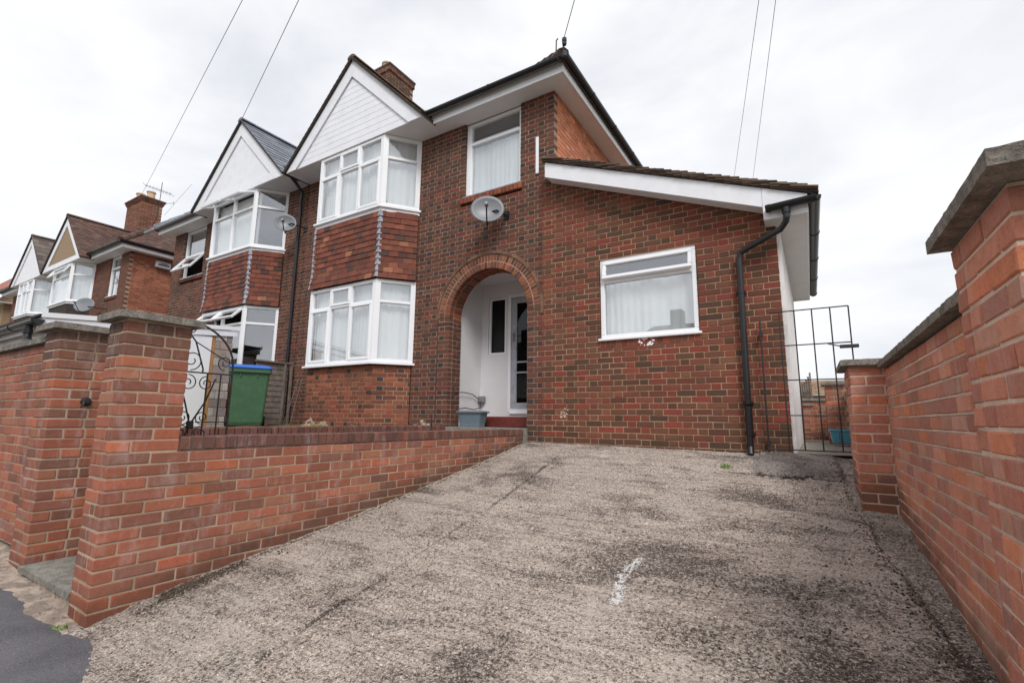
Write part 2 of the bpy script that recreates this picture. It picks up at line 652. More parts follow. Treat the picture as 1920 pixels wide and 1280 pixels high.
def pick(pal):
    w = [p[1] for p in pal]
    c = random.choices([p[0] for p in pal], w)[0]
    k = random.uniform(0.80, 1.12) * PICK_K
    j = [random.uniform(0.965, 1.035) for _ in range(3)]
    L = lin(*c)
    w_ = 1.0 if L[0] > 1.35 * L[1] else 0.0      # fired clay leans to orange-brown
    r_, g_, b_ = L[0] * k * j[0], L[1] * k * j[1] * (1 + .022 * w_), L[2] * k * j[2] * (1 - .06 * w_)
    y_ = 0.3 * r_ + 0.55 * g_ + 0.15 * b_
    s_ = 0.92
    return (y_ + (r_ - y_) * s_, y_ + (g_ - y_) * s_, y_ + (b_ - y_) * s_, 1)


PAL_WALL = [((170, 98, 77), 5), ((162, 95, 76), 5), ((156, 96, 80), 4), ((144, 91, 76), 2), ((180, 104, 78), 2), ((150, 101, 88), 2), ((168, 108, 84), 3), ((134, 89, 75), 1), ((184, 101, 72), 1)]
PAL_RIGHT = [((204, 128, 106), 5), ((196, 123, 105), 4), ((210, 138, 114), 3), ((188, 122, 106), 3), ((214, 128, 94), 2), ((178, 120, 108), 1), ((194, 136, 118), 2)]
PAL_BAY = [((146, 82, 60), 4), ((134, 76, 57), 3), ((156, 90, 64), 2), ((118, 68, 54), 2), ((150, 70, 54), 1)]
PAL_ENG = [((184, 98, 70), 3), ((174, 90, 65), 3), ((160, 87, 68), 1)]
PAL_EXT = [((132, 70, 56), 4), ((120, 66, 53), 4), ((106, 66, 53), 3), ((142, 64, 52), 2), ((97, 67, 53), 2), ((122, 77, 59), 2), ((134, 62, 53), 1), ((88, 64, 53), 1)]
PAL_MAIN = [((114, 68, 57), 4), ((104, 65, 56), 4), ((122, 68, 55), 2), ((93, 63, 55), 3), ((126, 61, 57), 1), ((108, 74, 62), 2)]
PAL_HEAD = [((70, 58, 56), 4), ((84, 62, 58), 3), ((62, 57, 60), 3), ((108, 66, 58), 3)]
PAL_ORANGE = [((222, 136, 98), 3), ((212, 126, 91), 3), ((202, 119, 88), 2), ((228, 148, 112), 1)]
PAL_H3 = [((176, 104, 76), 3), ((162, 94, 71), 3), ((146, 84, 67), 2)]
PAL_CHIM = [((132, 80, 63), 3), ((120, 72, 59), 3), ((144, 86, 66), 2), ((106, 67, 57), 1)]
PAL_ARCH = [((138, 77, 57), 3), ((148, 84, 60), 2), ((114, 68, 54), 3), ((160, 92, 64), 1), ((100, 62, 52), 2)]
PAL_RANDOM_MAIN = lambda hd, z: pick(PAL_HEAD) if hd else pick(PAL_MAIN)


def lay(bw, mort, O, U, N, fn, z0, z1, bond, palfn, u0=0.0, phase=0, depth=0.1, gauge=0.075, mdepth=0.1, joint=0.010):
    """courses of bricks on the plane O + u*U + z; fn(z, k) gives the clear (u0, u1) runs of a course"""
    O, U, N = np.array(O, float), np.array(U, float), np.array(N, float)
    k = 0
    z = z0
    while z < z1 - 0.02:
        h = min(gauge - joint, z1 - z - 0.002)
        for (a, b) in fn(z + h / 2, k):
            if b - a < 0.03:
                continue
            if mort is not None:
                mort.A = np.stack([U, -N, np.array([0, 0, 1.0])], 1)
                mort.t = O
                mort.add([(a + .004, .0052, z - .010), (b - .004, .0052, z - .010), (b - .004, mdepth, z - .010), (a + .004, mdepth, z - .010),
                          (a + .004, .0052, z + h), (b - .004, .0052, z + h), (b - .004, mdepth, z + h), (a + .004, mdepth, z + h)], BOXF)
            if bond == 'flemish':
                per = 0.3375
                off = u0 + (0.16875 if (k + phase) % 2 else 0.0)
                s = off + math.floor((a - off) / per) * per - per
                seq = []
                while s < b:
                    seq.append((s, s + 0.215, False))
                    seq.append((s + 0.225, s + 0.3275, True))
                    s += per
            else:
                per = 0.225
                off = u0 + (0.1125 if (k + phase) % 2 else 0.0)
                s = off + math.floor((a - off) / per) * per - per
                seq = []
                while s < b:
                    seq.append((s, s + 0.225 - joint, False))
                    s += per
            seq = [(max(p, a), min(q, b), hd) for p, q, hd in seq if min(q, b) - max(p, a) > 0.004]
            # a sliver at a run's end joins its neighbour
            if len(seq) > 1 and seq[0][1] - seq[0][0] < 0.04:
                seq[1] = (seq[0][0], seq[1][1], seq[1][2])
                seq.pop(0)
            if len(seq) > 1 and seq[-1][1] - seq[-1][0] < 0.04:
                seq[-2] = (seq[-2][0], seq[-1][1], seq[-2][2])
                seq.pop()
            for p, q, hd in seq:
                c = O + U * (p + q) / 2 - N * depth / 2 + np.array([0, 0, z + h / 2])
                bw.brick(c, U, N, (q - p, depth, h), palfn(hd, z))
        z += gauge
        k += 1


def cut(iv, a, b):
    out = []
    for p, q in iv:
        if b <= p or a >= q:
            out.append((p, q))
        else:
            if a > p: out.append((p, a))
            if b < q: out.append((b, q))
    return out


def pier(bw, mort, O, U, w, d, z0, z1, palfn, phase=0, faces='flbr'):
    """a rectangular brick pier: O its front corner, U along its front, w wide, d deep, corners bonded by alternate courses"""
    U = np.array(U, float)
    N = np.array([U[1], -U[0], 0.0])            # outward from the front
    O = np.array(O, float)
    cs = {'f': (O, U, N, w), 'r': (O + U * w, -N, U, d), 'b': (O + U * w - N * d, -U, -N, w), 'l': (O - N * d, N, -U, d)}
    q = 0.1125
    for i, key in enumerate('frbl'):
        if key not in faces:
            continue
        o, u, n, L = cs[key]
        par = i % 2

        def fn(z, k, L=L, par=par):
            return [(0, L)] if (k + par + phase) % 2 == 0 else [(q, L - q)]
        lay(bw, None, o, u, n, fn, z0, z1, 'stretcher', palfn, u0=0.0, phase=par, joint=.012)
    mort.A = np.stack([U, -N, np.array([0, 0, 1.0])], 1)
    mort.t = O
    mort.box(.0054, w - .0054, .0054, d - .0054, z0, z1)


def cap_stone(mb, x0, x1, y0, y1, z0, h, rise=0.02, seg=10):
    """a weathered slab with a slightly raised middle and chipped edges"""
    mb.box(x0, x1, y0, y1, z0, z0 + h, b=0.008)


def rough_slab(name, x0, x1, y0, y1, z0, h, mat, parent, rise=0.012, amp=0.0018, step=0.035, A=None, t=None):
    """slab whose top, rim and underside are uneven: stone that has weathered"""
    nx = max(3, int((x1 - x0) / step))
    ny = max(3, int((y1 - y0) / step))
    mb = MB(A, t)
    V, F = [], []
    top, bot = {}, {}
    for i in range(nx + 1):
        for j in range(ny + 1):
            x = x0 + (x1 - x0) * i / nx
            y = y0 + (y1 - y0) * j / ny
            e = min(i, nx - i, j, ny - j)
            r = rise * min(1.0, min((x - x0) / (x1 - x0), 1 - (x - x0) / (x1 - x0), (y - y0) / (y1 - y0), 1 - (y - y0) / (y1 - y0)) * 2.5)
            jx, jy = rng.normal(0, amp * 0.6, 2)
            top[i, j] = len(V)
            V.append((x + jx, y + jy, z0 + h + r - (0.006 if e == 0 else 0) + rng.normal(0, amp * 0.7)))
            bot[i, j] = len(V)
            V.append((x + jx * 1.3, y + jy * 1.3, z0 + (rng.normal(0, amp * 0.4))))
    for i in range(nx):
        for j in range(ny):
            F.append([top[i, j], top[i + 1, j], top[i + 1, j + 1], top[i, j + 1]])
            F.append([bot[i, j], bot[i, j + 1], bot[i + 1, j + 1], bot[i + 1, j]])
    for i in range(nx):
        F.append([bot[i, 0], bot[i + 1, 0], top[i + 1, 0], top[i, 0]])
        F.append([bot[i + 1, ny], bot[i, ny], top[i, ny], top[i + 1, ny]])
    for j in range(ny):
        F.append([bot[0, j + 1], bot[0, j], top[0, j], top[0, j + 1]])
        F.append([bot[nx, j], bot[nx, j + 1], top[nx, j + 1], top[nx, j]])
    mb.add(V, F)
    return mb.build(name, mat, parent)


# ------------------------------------------------------------------ the lie of the land
LY = [-3, 1.0, 1.25, 1.7, 2.8, 4.1, 5.2, 6.0, 6.3]
LZ = [-.12, .02, .05, .16, .33, .55, .76, .93, .97]
RY = [-3, 1.25, 2.6, 4.65, 5.4, 6.0, 6.3]
RZ = [-.05, .14, .32, .57, .74, .90, .92]


def gz(x, y):
    t = np.clip((np.asarray(x) + 3.6) / 4.1, 0, 1)
    return (1 - t) * np.interp(y, LY, LZ) + t * np.interp(y, RY, RZ)


def vnoise(x, y, seed=0):
    x, y = np.asarray(x, float), np.asarray(y, float)
    xi, yi = np.floor(x).astype(np.int64), np.floor(y).astype(np.int64)
    fx, fy = x - xi, y - yi
    fx, fy = fx * fx * (3 - 2 * fx), fy * fy * (3 - 2 * fy)

    def h(a, b):
        n = (a * 374761393 + b * 668265263 + seed * 1442695041) & 0x7fffffff
        n = ((n ^ (n >> 13)) * 1274126177) & 0x7fffffff
        return ((n ^ (n >> 16)) & 0xffff) / 65535.0
    return (h(xi, yi) * (1 - fx) + h(xi + 1, yi) * fx) * (1 - fy) + (h(xi, yi + 1) * (1 - fx) + h(xi + 1, yi + 1) * fx) * fy


def grid_mesh(name, xs, ys, zf, mat, kind='structure', keep=None):
    X, Y = np.meshgrid(xs, ys, indexing='ij')
    Z = zf(X, Y)
    nx, ny = len(xs), len(ys)
    V = np.stack([X, Y, Z], -1).reshape(-1, 3)
    idx = np.arange(nx * ny).reshape(nx, ny)
    F = np.stack([idx[:-1, :-1], idx[1:, :-1], idx[1:, 1:], idx[:-1, 1:]], -1).reshape(-1, 4)
    if keep is not None:
        cx = V[F].mean(1)
        F = F[keep(cx[:, 0], cx[:, 1])]
    me = bpy.data.meshes.new(name)
    me.from_pydata(V.tolist(), [], F.tolist())
    me.polygons.foreach_set('use_smooth', [True] * len(me.polygons))
    me.materials.append(M[mat])
    me.update()
    o = bpy.data.objects.new(name, me)
    link(o)
    if kind:
        o['kind'] = kind
    return o

# ------------------------------------------------------------------ ground materials
def concrete_mat():
    t = NT('driveway_concrete')
    P = t.pos()
    sep = t.n('ShaderNodeSeparateXYZ')
    t.link(P, sep.inputs[0])
    X, Y = sep.outputs[0], sep.outputs[1]
    c = t.mix(t.ramp(t.noise(P, 1.3, 6, 0.62), 0.36, 0.66), lin(188, 176, 165), lin(212, 197, 184))
    # the brushed strip along the left wall is a slab of its own, greyer
    left = t.math('LESS_THAN', X, t.math('ADD', t.math('MULTIPLY', Y, -0.10), -2.14))
    c = t.mix(t.math('MULTIPLY', left, 0.6), c, t.mix(t.ramp(t.noise(P, 2.0, 5, 0.6), 0.35, 0.65), lin(168, 160, 150), lin(196, 187, 176)))
    # haunch of cement along the right wall
    edge = t.math('GREATER_THAN', X, t.math('ADD', t.math('MULTIPLY', Y, -0.083), 0.665))
    c = t.mix(t.math('MULTIPLY', edge, 0.7), c, lin(136, 128, 120))
    # stones showing in the worn face, each its own tint
    for sc, amt in ((52, 0.42), (120, 0.5)):
        v = t.n('ShaderNodeTexVoronoi', feature='F1')
        v.inputs['Scale'].default_value = sc
        t.link(t.pos((1, 1, 0.4)), v.inputs['Vector'])
        worn = t.ramp(t.noise(P, 2.4, 5, 0.6), 0.34, 0.58)
        cs = t.n('ShaderNodeSeparateColor')
        t.link(v.outputs['Color'], cs.inputs[0])
        stones = t.mix(cs.outputs[0], lin(96, 84, 76), lin(240, 220, 206))
        c = t.mix(t.math('MULTIPLY', worn, amt), c, stones)
        vd = v
    # brush lines across the slope
    b1 = t.noise(t.pos((1.1, 24, 5)), 1.0, 6, 0.72)
    b2 = t.noise(t.pos((3.5, 85, 12)), 1.0, 4, 0.7)
    c = t.mix(t.math('MULTIPLY', t.ramp(b1, 0.51, 0.61), 0.40), c, lin(98, 86, 78))
    c = t.mix(t.math('MULTIPLY', t.ramp(b2, 0.50, 0.66), 0.40), c, lin(92, 80, 72))
    c = t.mix(t.math('MULTIPLY', t.ramp(b1, 0.46, 0.32), 0.30), c, lin(214, 202, 190))
    # dirt packed in the joints between the slabs and in a long crack
    for base_, wob_, w_, amt_ in ((t.math('ADD', t.math('MULTIPLY', Y, 0.10), 2.14), 0.05, 0.016, 0.85), (t.math('ADD', t.math('MULTIPLY', Y, 0.083), -0.665), 0.07, 0.022, 0.75),
                                  (t.math('ADD', t.math('MULTIPLY', Y, -0.9), t.math('ADD', t.math('MULTIPLY', X, -0.10), 2.9)), 0.22, 0.012, 0.5)):
        d_ = t.math('ABSOLUTE', t.math('ADD', t.math('ADD', X if wob_ < 0.2 else 0.0, base_), t.math('MULTIPLY', t.math('SUBTRACT', t.noise(P, 3.2, 6, 0.7), 0.5), wob_ * 2)))
        line_ = t.math('MULTIPLY', t.ramp(d_, w_ * 1.2, w_ * 0.3), t.ramp(t.noise(P, 1.6, 3, 0.6), 0.40, 0.56))
        c = t.mix(t.math('MULTIPLY', line_, amt_), c, lin(58, 50, 44))
    # dark growth: broad blotches, heavier towards the wall on the right and near the street
    side = t.n('ShaderNodeMapRange')
    side.inputs[1].default_value = -1.6
    side.inputs[2].default_value = 0.4
    t.link(X, side.inputs[0])
    blot = t.noise(t.pos((0.8, 1.35, 1)), 1.55, 9, 0.64, 0.5)
    th = t.math('ADD', blot, t.math('MULTIPLY', side.outputs[0], 0.045))
    bl = t.ramp(th, 0.49, 0.66)
    c = t.mix(t.math('MULTIPLY', bl, 0.30), c, lin(104, 92, 92))
    cl = t.math('ADD', t.noise(P, 44, 8, 0.82), t.math('MULTIPLY', bl, 0.075))
    clump = t.ramp(cl, 0.56, 0.60)
    c = t.mix(t.math('MULTIPLY', clump, 0.72), c, lin(78, 65, 56))
    f2 = t.math('ADD', t.noise(P, 75, 6, 0.75), t.math('MULTIPLY', bl, 0.06))
    c = t.mix(t.math('MULTIPLY', t.ramp(f2, 0.55, 0.595), 0.80), c, lin(68, 57, 50))
    c = t.mix(t.math('MULTIPLY', t.ramp(t.noise(P, 85, 5, 0.72), 0.545, 0.60), 0.72), c, lin(244, 228, 214))
    pale = t.ramp(t.noise(P, 1.5, 6, 0.62, 0.6), 0.57, 0.66)
    c = t.mix(t.math('MULTIPLY', pale, 0.5), c, lin(204, 190, 178))
    # a smoother grey slab by the passage gate, with the crack that bounds it
    wy = t.math('ADD', Y, t.math('MULTIPLY', t.math('SUBTRACT', t.noise(P, 6.0, 5, 0.7), 0.5), 0.16))
    wx = t.math('ADD', X, t.math('MULTIPLY', t.math('SUBTRACT', t.noise(P, 5.0, 5, 0.7), 0.5), 0.16))
    inx = t.math('MULTIPLY', t.math('GREATER_THAN', wx, -0.55), t.math('LESS_THAN', wx, 0.20))
    iny = t.math('GREATER_THAN', wy, 5.34)
    c = t.mix(t.math('MULTIPLY', t.math('MULTIPLY', inx, iny), 0.55), c, lin(142, 136, 133))
    cr = t.math('ABSOLUTE', t.math('SUBTRACT', wy, 5.335))
    inl = t.math('MULTIPLY', t.math('GREATER_THAN', X, -0.74), t.math('LESS_THAN', X, 0.19))
    c = t.mix(t.math('MULTIPLY', t.math('MULTIPLY', t.ramp(cr, 0.014, 0.006), inl), 0.88), c, lin(40, 34, 30))
    h = t.math('ADD', t.math('MULTIPLY', clump, -0.7), t.math('ADD', t.math('MULTIPLY', t.noise(P, 70, 6, 0.75), 1.2), t.math('ADD', t.math('MULTIPLY', b1, -1.0), t.math('MULTIPLY', vd.outputs['Distance'], -0.6))))
    t.principled(c, 0.95, 0.2, 0, h, 1.0, 0.010)
    return t.m


def asphalt_mat():
    t = NT('pavement_asphalt')
    P = t.pos()
    c = t.mix(t.ramp(t.noise(P, 2.0, 5, 0.6), 0.35, 0.65), lin(88, 87, 92), lin(110, 108, 112))
    c = t.mix(t.math('MULTIPLY', t.ramp(t.noise(P, 160, 3, 0.7), 0.55, 0.68), 0.7), c, lin(150, 146, 148))
    c = t.mix(t.math('MULTIPLY', t.ramp(t.noise(P, 110, 3, 0.7), 0.54, 0.66), 0.6), c, lin(38, 38, 42))
    t.principled(c, 0.92, 0.25, 0, t.noise(P, 190, 4, 0.7), 0.8, 0.005)
    return t.m


def old_concrete_mat():
    t = NT('broken_concrete')
    P = t.pos()
    c = t.mix(t.ramp(t.noise(P, 7, 6, 0.7), 0.4, 0.6), lin(138, 124, 114), lin(188, 172, 158))
    c = t.mix(t.math('MULTIPLY', t.ramp(t.noise(P, 24, 5, 0.7), 0.55, 0.64), 0.7), c, lin(82, 72, 66))
    t.principled(c, 0.95, 0.2, 0, t.noise(P, 40, 5, 0.7), 0.9, 0.01)
    return t.m


M['concrete'] = concrete_mat()
M['asphalt'] = asphalt_mat()
M['old_concrete'] = old_concrete_mat()
M['passage'] = stone_mat('passage_concrete', lin(156, 150, 140), lin(132, 126, 118), lin(176, 170, 160), 0.2)
M['earth'] = basic('far_ground', lin(108, 104, 88), 0.95, 0.25, 0.6, 0.4, 8)
M['grit'] = attr_mat('loose_grit', 0.9, 0.2, 80)
M['old_paint'] = basic('worn_white_paint', lin(206, 203, 200), 0.8, 0.08, 30, 0.3, 120, dirt=lin(150, 138, 128), dirt_amt=0.75, dirt_scale=34)

# ------------------------------------------------------------------ ground, street, drive
xs = np.concatenate([np.array([-2500, -600, -150, -60]), np.linspace(-40, 12, 27), np.array([30, 80, 300, 2500])])
ys = np.concatenate([np.array([-2500, -300, -60, -20, -6]), np.array([-3, 0, 1.0, 1.3, 2, 3, 4, 5, 6, 8, 12, 20]), np.array([60, 200, 800, 2500])])
grid_mesh('ground', xs, ys, lambda X, Y: np.interp(Y, [-3, 1.0, 1.3, 6, 2500], [-.20, -.10, -.08, .74, .74]) + np.clip((-X - 6) / 20, 0, 1.0) * 0.25 * np.clip((3 - Y) / 3, 0, 1), 'earth')


def drive_z(X, Y):
    z = gz(X, Y)
    z = z + 0.010 * (vnoise(X * 1.4, Y * 1.4, 3) - 0.5) + 0.006 * (vnoise(X * 6, Y * 6, 4) - 0.5)
    wob = Y + 0.03 * vnoise(X * 2.2, Y * 2.0, 5)
    rid = vnoise(X * 1.7, wob * 26, 6) - 0.5
    left = X < -2.13 - 0.10 * Y
    amp = np.where(left, 0.0095, 0.0075)
    z = z + amp * rid
    z = z + 0.0055 * np.maximum(0, vnoise(X * 30, Y * 30, 8) - 0.45) + 0.004 * (vnoise(X * 55, Y * 55, 9) - 0.5)
    j = np.abs(X - (-2.14 - 0.10 * Y) - 0.035 * (vnoise(Y * 2.5, Y * 0 + 2, 11) - .5))
    z = z - 0.016 * np.exp(-(j / 0.012) ** 2) * (vnoise(Y * 1.3, Y * 0, 12) > 0.22)
    k = np.abs(X - np.interp(Y, [1, 2.57, 4.18, 5.8], [.55, .47, .30, .20]) - 0.05 * (vnoise(Y * 4, Y * 0 + 5, 14) - .5))
    z = z - 0.014 * np.exp(-(k / 0.014) ** 2)
    cr = np.abs(Y - np.interp(X, [-0.76, -0.35, 0.18], [5.47, 5.27, 5.40]) - 0.03 * (vnoise(X * 9, X * 0, 15) - .5))
    z = z - 0.05 * np.exp(-(cr / 0.012) ** 2) * (X > -0.76) * (X < 0.19)
    z = z + 0.02 * ((X > -0.5) & (X < 0.19) & (Y > 5.34))
    # patched pale hump by the top of the joint
    z = z + 0.012 * np.exp(-(((X + 2.72) / 0.14) ** 2 + ((Y - 4.6) / 0.7) ** 2))
    return z


grid_mesh('driveway', np.arange(-3.66, 0.56, 0.014), np.concatenate([np.arange(-0.4, 0.95, 0.05), np.arange(0.95, 3.4, 0.012), np.arange(3.4, 6.05, 0.016)]), drive_z, 'concrete')


def edge_z(X, Y):
    return 0.016 + np.clip((-X - 3.4), 0, 20) * 0.075 * np.clip((Y + 6) / 7.2, 0, 1) + (Y - 1.2) * 0.03


def asphalt_line(x):
    return np.interp(x, [-13, -4.6, -3.9, -3.4, -2.95, -2.75], [1.13, 1.13, 1.18, 1.20, 1.08, .85]) + 0.05 * (vnoise(x * 3.1, x * 0, 23) - .5) + 0.03 * (vnoise(x * 11, x * 0, 24) - .5)


grid_mesh('pavement_edge', np.arange(-13.0, -3.60, 0.03), np.arange(0.9, 1.45, 0.025),
          lambda X, Y: edge_z(X, Y) + 0.010 * (vnoise(X * 7, Y * 9, 21) - .5) + 0.006 * (vnoise(X * 25, Y * 25, 22) - .5), 'old_concrete')
xs_p = np.concatenate([np.arange(-13, -5, .1), np.arange(-5, -2.62, 0.012)])
ts_p = np.concatenate([np.linspace(0, .85, 14), np.linspace(.86, 1, 40)])
XP, TP = np.meshgrid(xs_p, ts_p, indexing='ij')
YP = -6 + (asphalt_line(XP) + 6) * TP
ZP = np.where(XP > -3.64, np.maximum(gz(XP, YP), edge_z(XP, YP)) + .012, edge_z(XP, YP) + .014) + 0.004 * (vnoise(XP * 5, YP * 5, 25) - .5) - 0.016 * np.clip((TP - .988) / .012, 0, 1)
Vp = np.stack([XP, YP, ZP], -1).reshape(-1, 3)
ip = np.arange(Vp.shape[0]).reshape(XP.shape)
Fp = np.stack([ip[:-1, :-1], ip[1:, :-1], ip[1:, 1:], ip[:-1, 1:]], -1).reshape(-1, 4)
me = bpy.data.meshes.new('pavement')
me.from_pydata(Vp.tolist(), [], Fp.tolist())
me.polygons.foreach_set('use_smooth', [True] * len(me.polygons))
me.materials.append(M['asphalt'])
o = bpy.data.objects.new('pavement', me)
link(o)
o['kind'] = 'structure'
grid_mesh('garden_bed', np.concatenate([np.arange(-8.98, -4.9, 0.12)]), np.arange(1.6, 5.95, 0.12),
          lambda X, Y: 1.05 + 0.05 * (vnoise(X * 2, Y * 2, 31) - .5) + 0.03 * (vnoise(X * 8, Y * 8, 32) - .5) + np.clip((Y - 4.4) * 0.03, 0, 0.05), 'soil')
grid_mesh('garden_path', np.arange(-4.95, -3.69, 0.1), np.arange(1.6, 6.0, 0.1),
          lambda X, Y: np.interp(Y, [1.6, 2.2, 5.0, 6.0], [.2, .34, .98, 1.09]) + 0 * X, 'passage')
grid_mesh('neighbour_garden', np.arange(-15.0, -9.1, 0.5), np.arange(1.4, 6.0, 0.3), lambda X, Y: 1.0 + 0.04 * (vnoise(X, Y, 33) - .5), 'soil')
grid_mesh('neighbour_drive', np.arange(-40.0, -14.9, 0.8), np.arange(1.4, 12.0, 0.4), lambda X, Y: np.interp(Y, [1.4, 6, 12], [.6, 1.0, 1.0]) + 0 * X, 'passage')
grid_mesh('side_passage', np.arange(-0.22, 1.2, 0.08), np.arange(5.98, 16.1, 0.12),
          lambda X, Y: 0.925 + 0.006 * (vnoise(X * 4, Y * 4, 34) - .5) + 0.02 * np.clip(Y - 6, 0, 1.0), 'passage')
grid_mesh('neighbour_ground', np.arange(0.55, 8.0, 0.4), np.arange(1.2, 14.0, 0.4), lambda X, Y: np.interp(Y, [1.2, 6, 14], [.05, .85, .9]) + 0 * X, 'passage')
grid_mesh('road', np.arange(-60, 40.1, 4), np.arange(-14, -5.9, 0.5), lambda X, Y: -0.22 + np.clip((-X - 3.4), 0, 20) * 0.0 + 0 * Y, 'asphalt')


# loose grit, moss and litter that no one could count
def grit(name, n, fn, size, pal, mat):
    V, F, cols = [], [], []
    base = np.array([(1, 0, 0), (-1, 0, 0), (0, 1, 0), (0, -1, 0), (0, 0, 1), (0, 0, -1)], float)
    tri = [(0, 2, 4), (2, 1, 4), (1, 3, 4), (3, 0, 4), (2, 0, 5), (1, 2, 5), (3, 1, 5), (0, 3, 5)]
    mb = MB()
    for i in range(n):
        x, y = fn()
        s = size * random.uniform(0.5, 1.4)
        q = base * np.array([s * random.uniform(.7, 1.4), s * random.uniform(.7, 1.4), s * random.uniform(.5, .9)])
        a = random.uniform(0, PI)
        R = np.array([[math.cos(a), -math.sin(a), 0], [math.sin(a), math.cos(a), 0], [0, 0, 1]])
        q = q @ R.T + rng.normal(0, s * 0.15, (6, 3))
        z = float(drive_z(np.array(x), np.array(y)))
        mb.add(q + np.array([x, y, z + s * 0.12]), tri, pick(pal))
    return mb.build(name, mat, None, kind='stuff')


tag(grit('gravel', 5200, lambda: (random.uniform(-3.0, 0.48), 1.15 + 4.7 * random.random() ** 1.7), 0.0052,
         [((196, 178, 160), 3), ((150, 132, 120), 3), ((110, 98, 90), 3), ((214, 204, 192), 1), ((80, 70, 64), 2)], 'grit'),
    'loose grit and worn stones on the sloping concrete drive', 'gravel')


def mossy():
    k = random.random()
    if k < 0.42:
        while True:
            y = 1.3 + abs(random.gauss(0, 0.5))
            x = -3.57 + 0.03 * (y - 1.24) + abs(random.gauss(0, 0.06))
            if vnoise(np.array(x * 9), np.array(y * 6), 41) > 0.5:
                return (x, y)
    if k < 0.62:
        y = 1.6 + random.random() ** 1.2 * 4.2
        return (-3.585 + 0.03 * (y - 1.24) + abs(random.gauss(0, 0.018)), y)
    if k < 0.85:
        y = random.uniform(2.0, 5.8)
        return (float(np.interp(y, [1, 2.57, 4.18, 5.8], [.55, .47, .30, .20])) - abs(random.gauss(0, 0.06)), y)
    while True:
        x, y = random.uniform(-.6, .38), random.uniform(2.3, 4.4)
        if vnoise(np.array(x * 9), np.array(y * 11), 43) > 0.66:
            return (x, y)


tag(grit('moss', 2600, mossy, 0.0062, [((72, 60, 50), 3), ((58, 48, 42), 3), ((92, 80, 58), 1), ((100, 86, 72), 2)], 'grit'),
    'dark moss and dirt gathered along the edges of the drive', 'moss')

# worn streak of white paint on the drive
mb = MB()
line = [(-0.94, 2.56), (-0.965, 2.70), (-1.01, 2.86), (-1.0, 3.0), (-0.985, 3.15)]
for i in range(1500):
    t_ = random.random() * 3.999
    a, b = line[int(t_)], line[int(t_) + 1]
    f = t_ - int(t_)
    x = a[0] * (1 - f) + b[0] * f + random.gauss(0, 0.017)
    y = a[1] * (1 - f) + b[1] * f + random.gauss(0, 0.008)
    if vnoise(np.array(x * 60), np.array(y * 40), 51) < 0.36:
        continue
    s = random.uniform(0.0022, 0.0062)
    n = 5
    ring = [(x + s * random.uniform(.5, 1.3) * math.cos(2 * PI * k / n), y + s * random.uniform(.5, 1.3) * math.sin(2 * PI * k / n)) for k in range(n)]
    V = [(px, py, float(drive_z(np.array(px), np.array(py))) + 0.0025) for px, py in ring]
    mb.add(V, [list(range(n))])
o = mb.build('paint_mark', 'old_paint')
tag(o, 'short worn streak of white paint on the concrete drive', 'paint mark')

# ------------------------------------------------------------------ boundary walls
def pal_garden(hd, z):
    return pick(PAL_WALL)


# low wall along the drive with the gate pier at its street end
set_house()
th = thing('driveway_wall', 'low red brick wall up the left of the drive with a tall capped pier at its street end', 'wall', (-3.62, 1.24, 0))
WA = np.array([-3.615, 1.24, 0.0])
WB = np.array([-3.49, 5.995, 0.0])
WL = np.linalg.norm(WB - WA)
WU = (WB - WA) / WL
WN = np.array([WU[1], -WU[0], 0.0])
bw = Brickwork('wallbrick_obj', 'wallbrick_mesh')
mort = MB()
PIER_W, PIER_D = 0.29, 0.375
TOPA = 1.846
COP = 1.013
Z0A = TOPA - 0.075 * 26


def left_face(z, k):
    a = 0.0 if k % 2 == 0 else 0.1125
    if z > COP:
        return [(a, PIER_D if (k % 2 == 0 or k == 15) else PIER_D - 0.1125)]
    y = np.interp(z + 0.09, LZ[1:], LY[1:])
    end = WL if z + 0.09 > LZ[-1] - 0.05 else min(WL, max(PIER_D, (y - 1.24)))
    return [(a, end)]


PAL_TOP = [((124, 84, 72), 3), ((114, 82, 74), 3), ((136, 88, 72), 2), ((108, 80, 72), 1)]


def pal_right(hd, z):
    return pick(PAL_RIGHT)


def pal_left(hd, z):
    if z < Z0A + 0.29:
        return pick(PAL_ENG)
    if z > 1.60:
        return pick(PAL_TOP)
    return pick(PAL_WALL)


wall = None
lay(bw, mort, WA, WU, WN, left_face, Z0A, TOPA, 'stretcher', pal_left, u0=0.0, mdepth=0.2, joint=.012)
# street face and the two inner faces of the pier
FU = -WN
for key, (o, u, n, L, par) in {'street': (WA - WN * PIER_W, WN, -WU, PIER_W, 1), 'inner': (WA + WU * PIER_D, -WN, WU, PIER_W, 1), 'gate': (WA - WN * PIER_W + WU * PIER_D, -WU, -WN, PIER_D, 0)}.items():
    def fn(z, k, L=L, par=par):
        return [(0, L)] if (k + par) % 2 == 0 else [(0.1125, L - 0.1125)]
    lay(bw, None, o, u, n, fn, Z0A if key != 'inner' else Z0A + 0.075 * 16, TOPA, 'stretcher', pal_left, u0=0.0, phase=par, joint=.012)
mort.A = np.stack([WU, -WN, np.array([0, 0, 1.0])], 1)
mort.t = WA
mort.box(.0054, PIER_D - .0054, .0054, PIER_W - .0035, Z0A, TOPA + 0.004)
mort.box(PIER_D, WL, .05, .205, 0.0, COP)
wall = mort.build('wall', 'mortar_wall', th)
bw.finish(wall, 300)
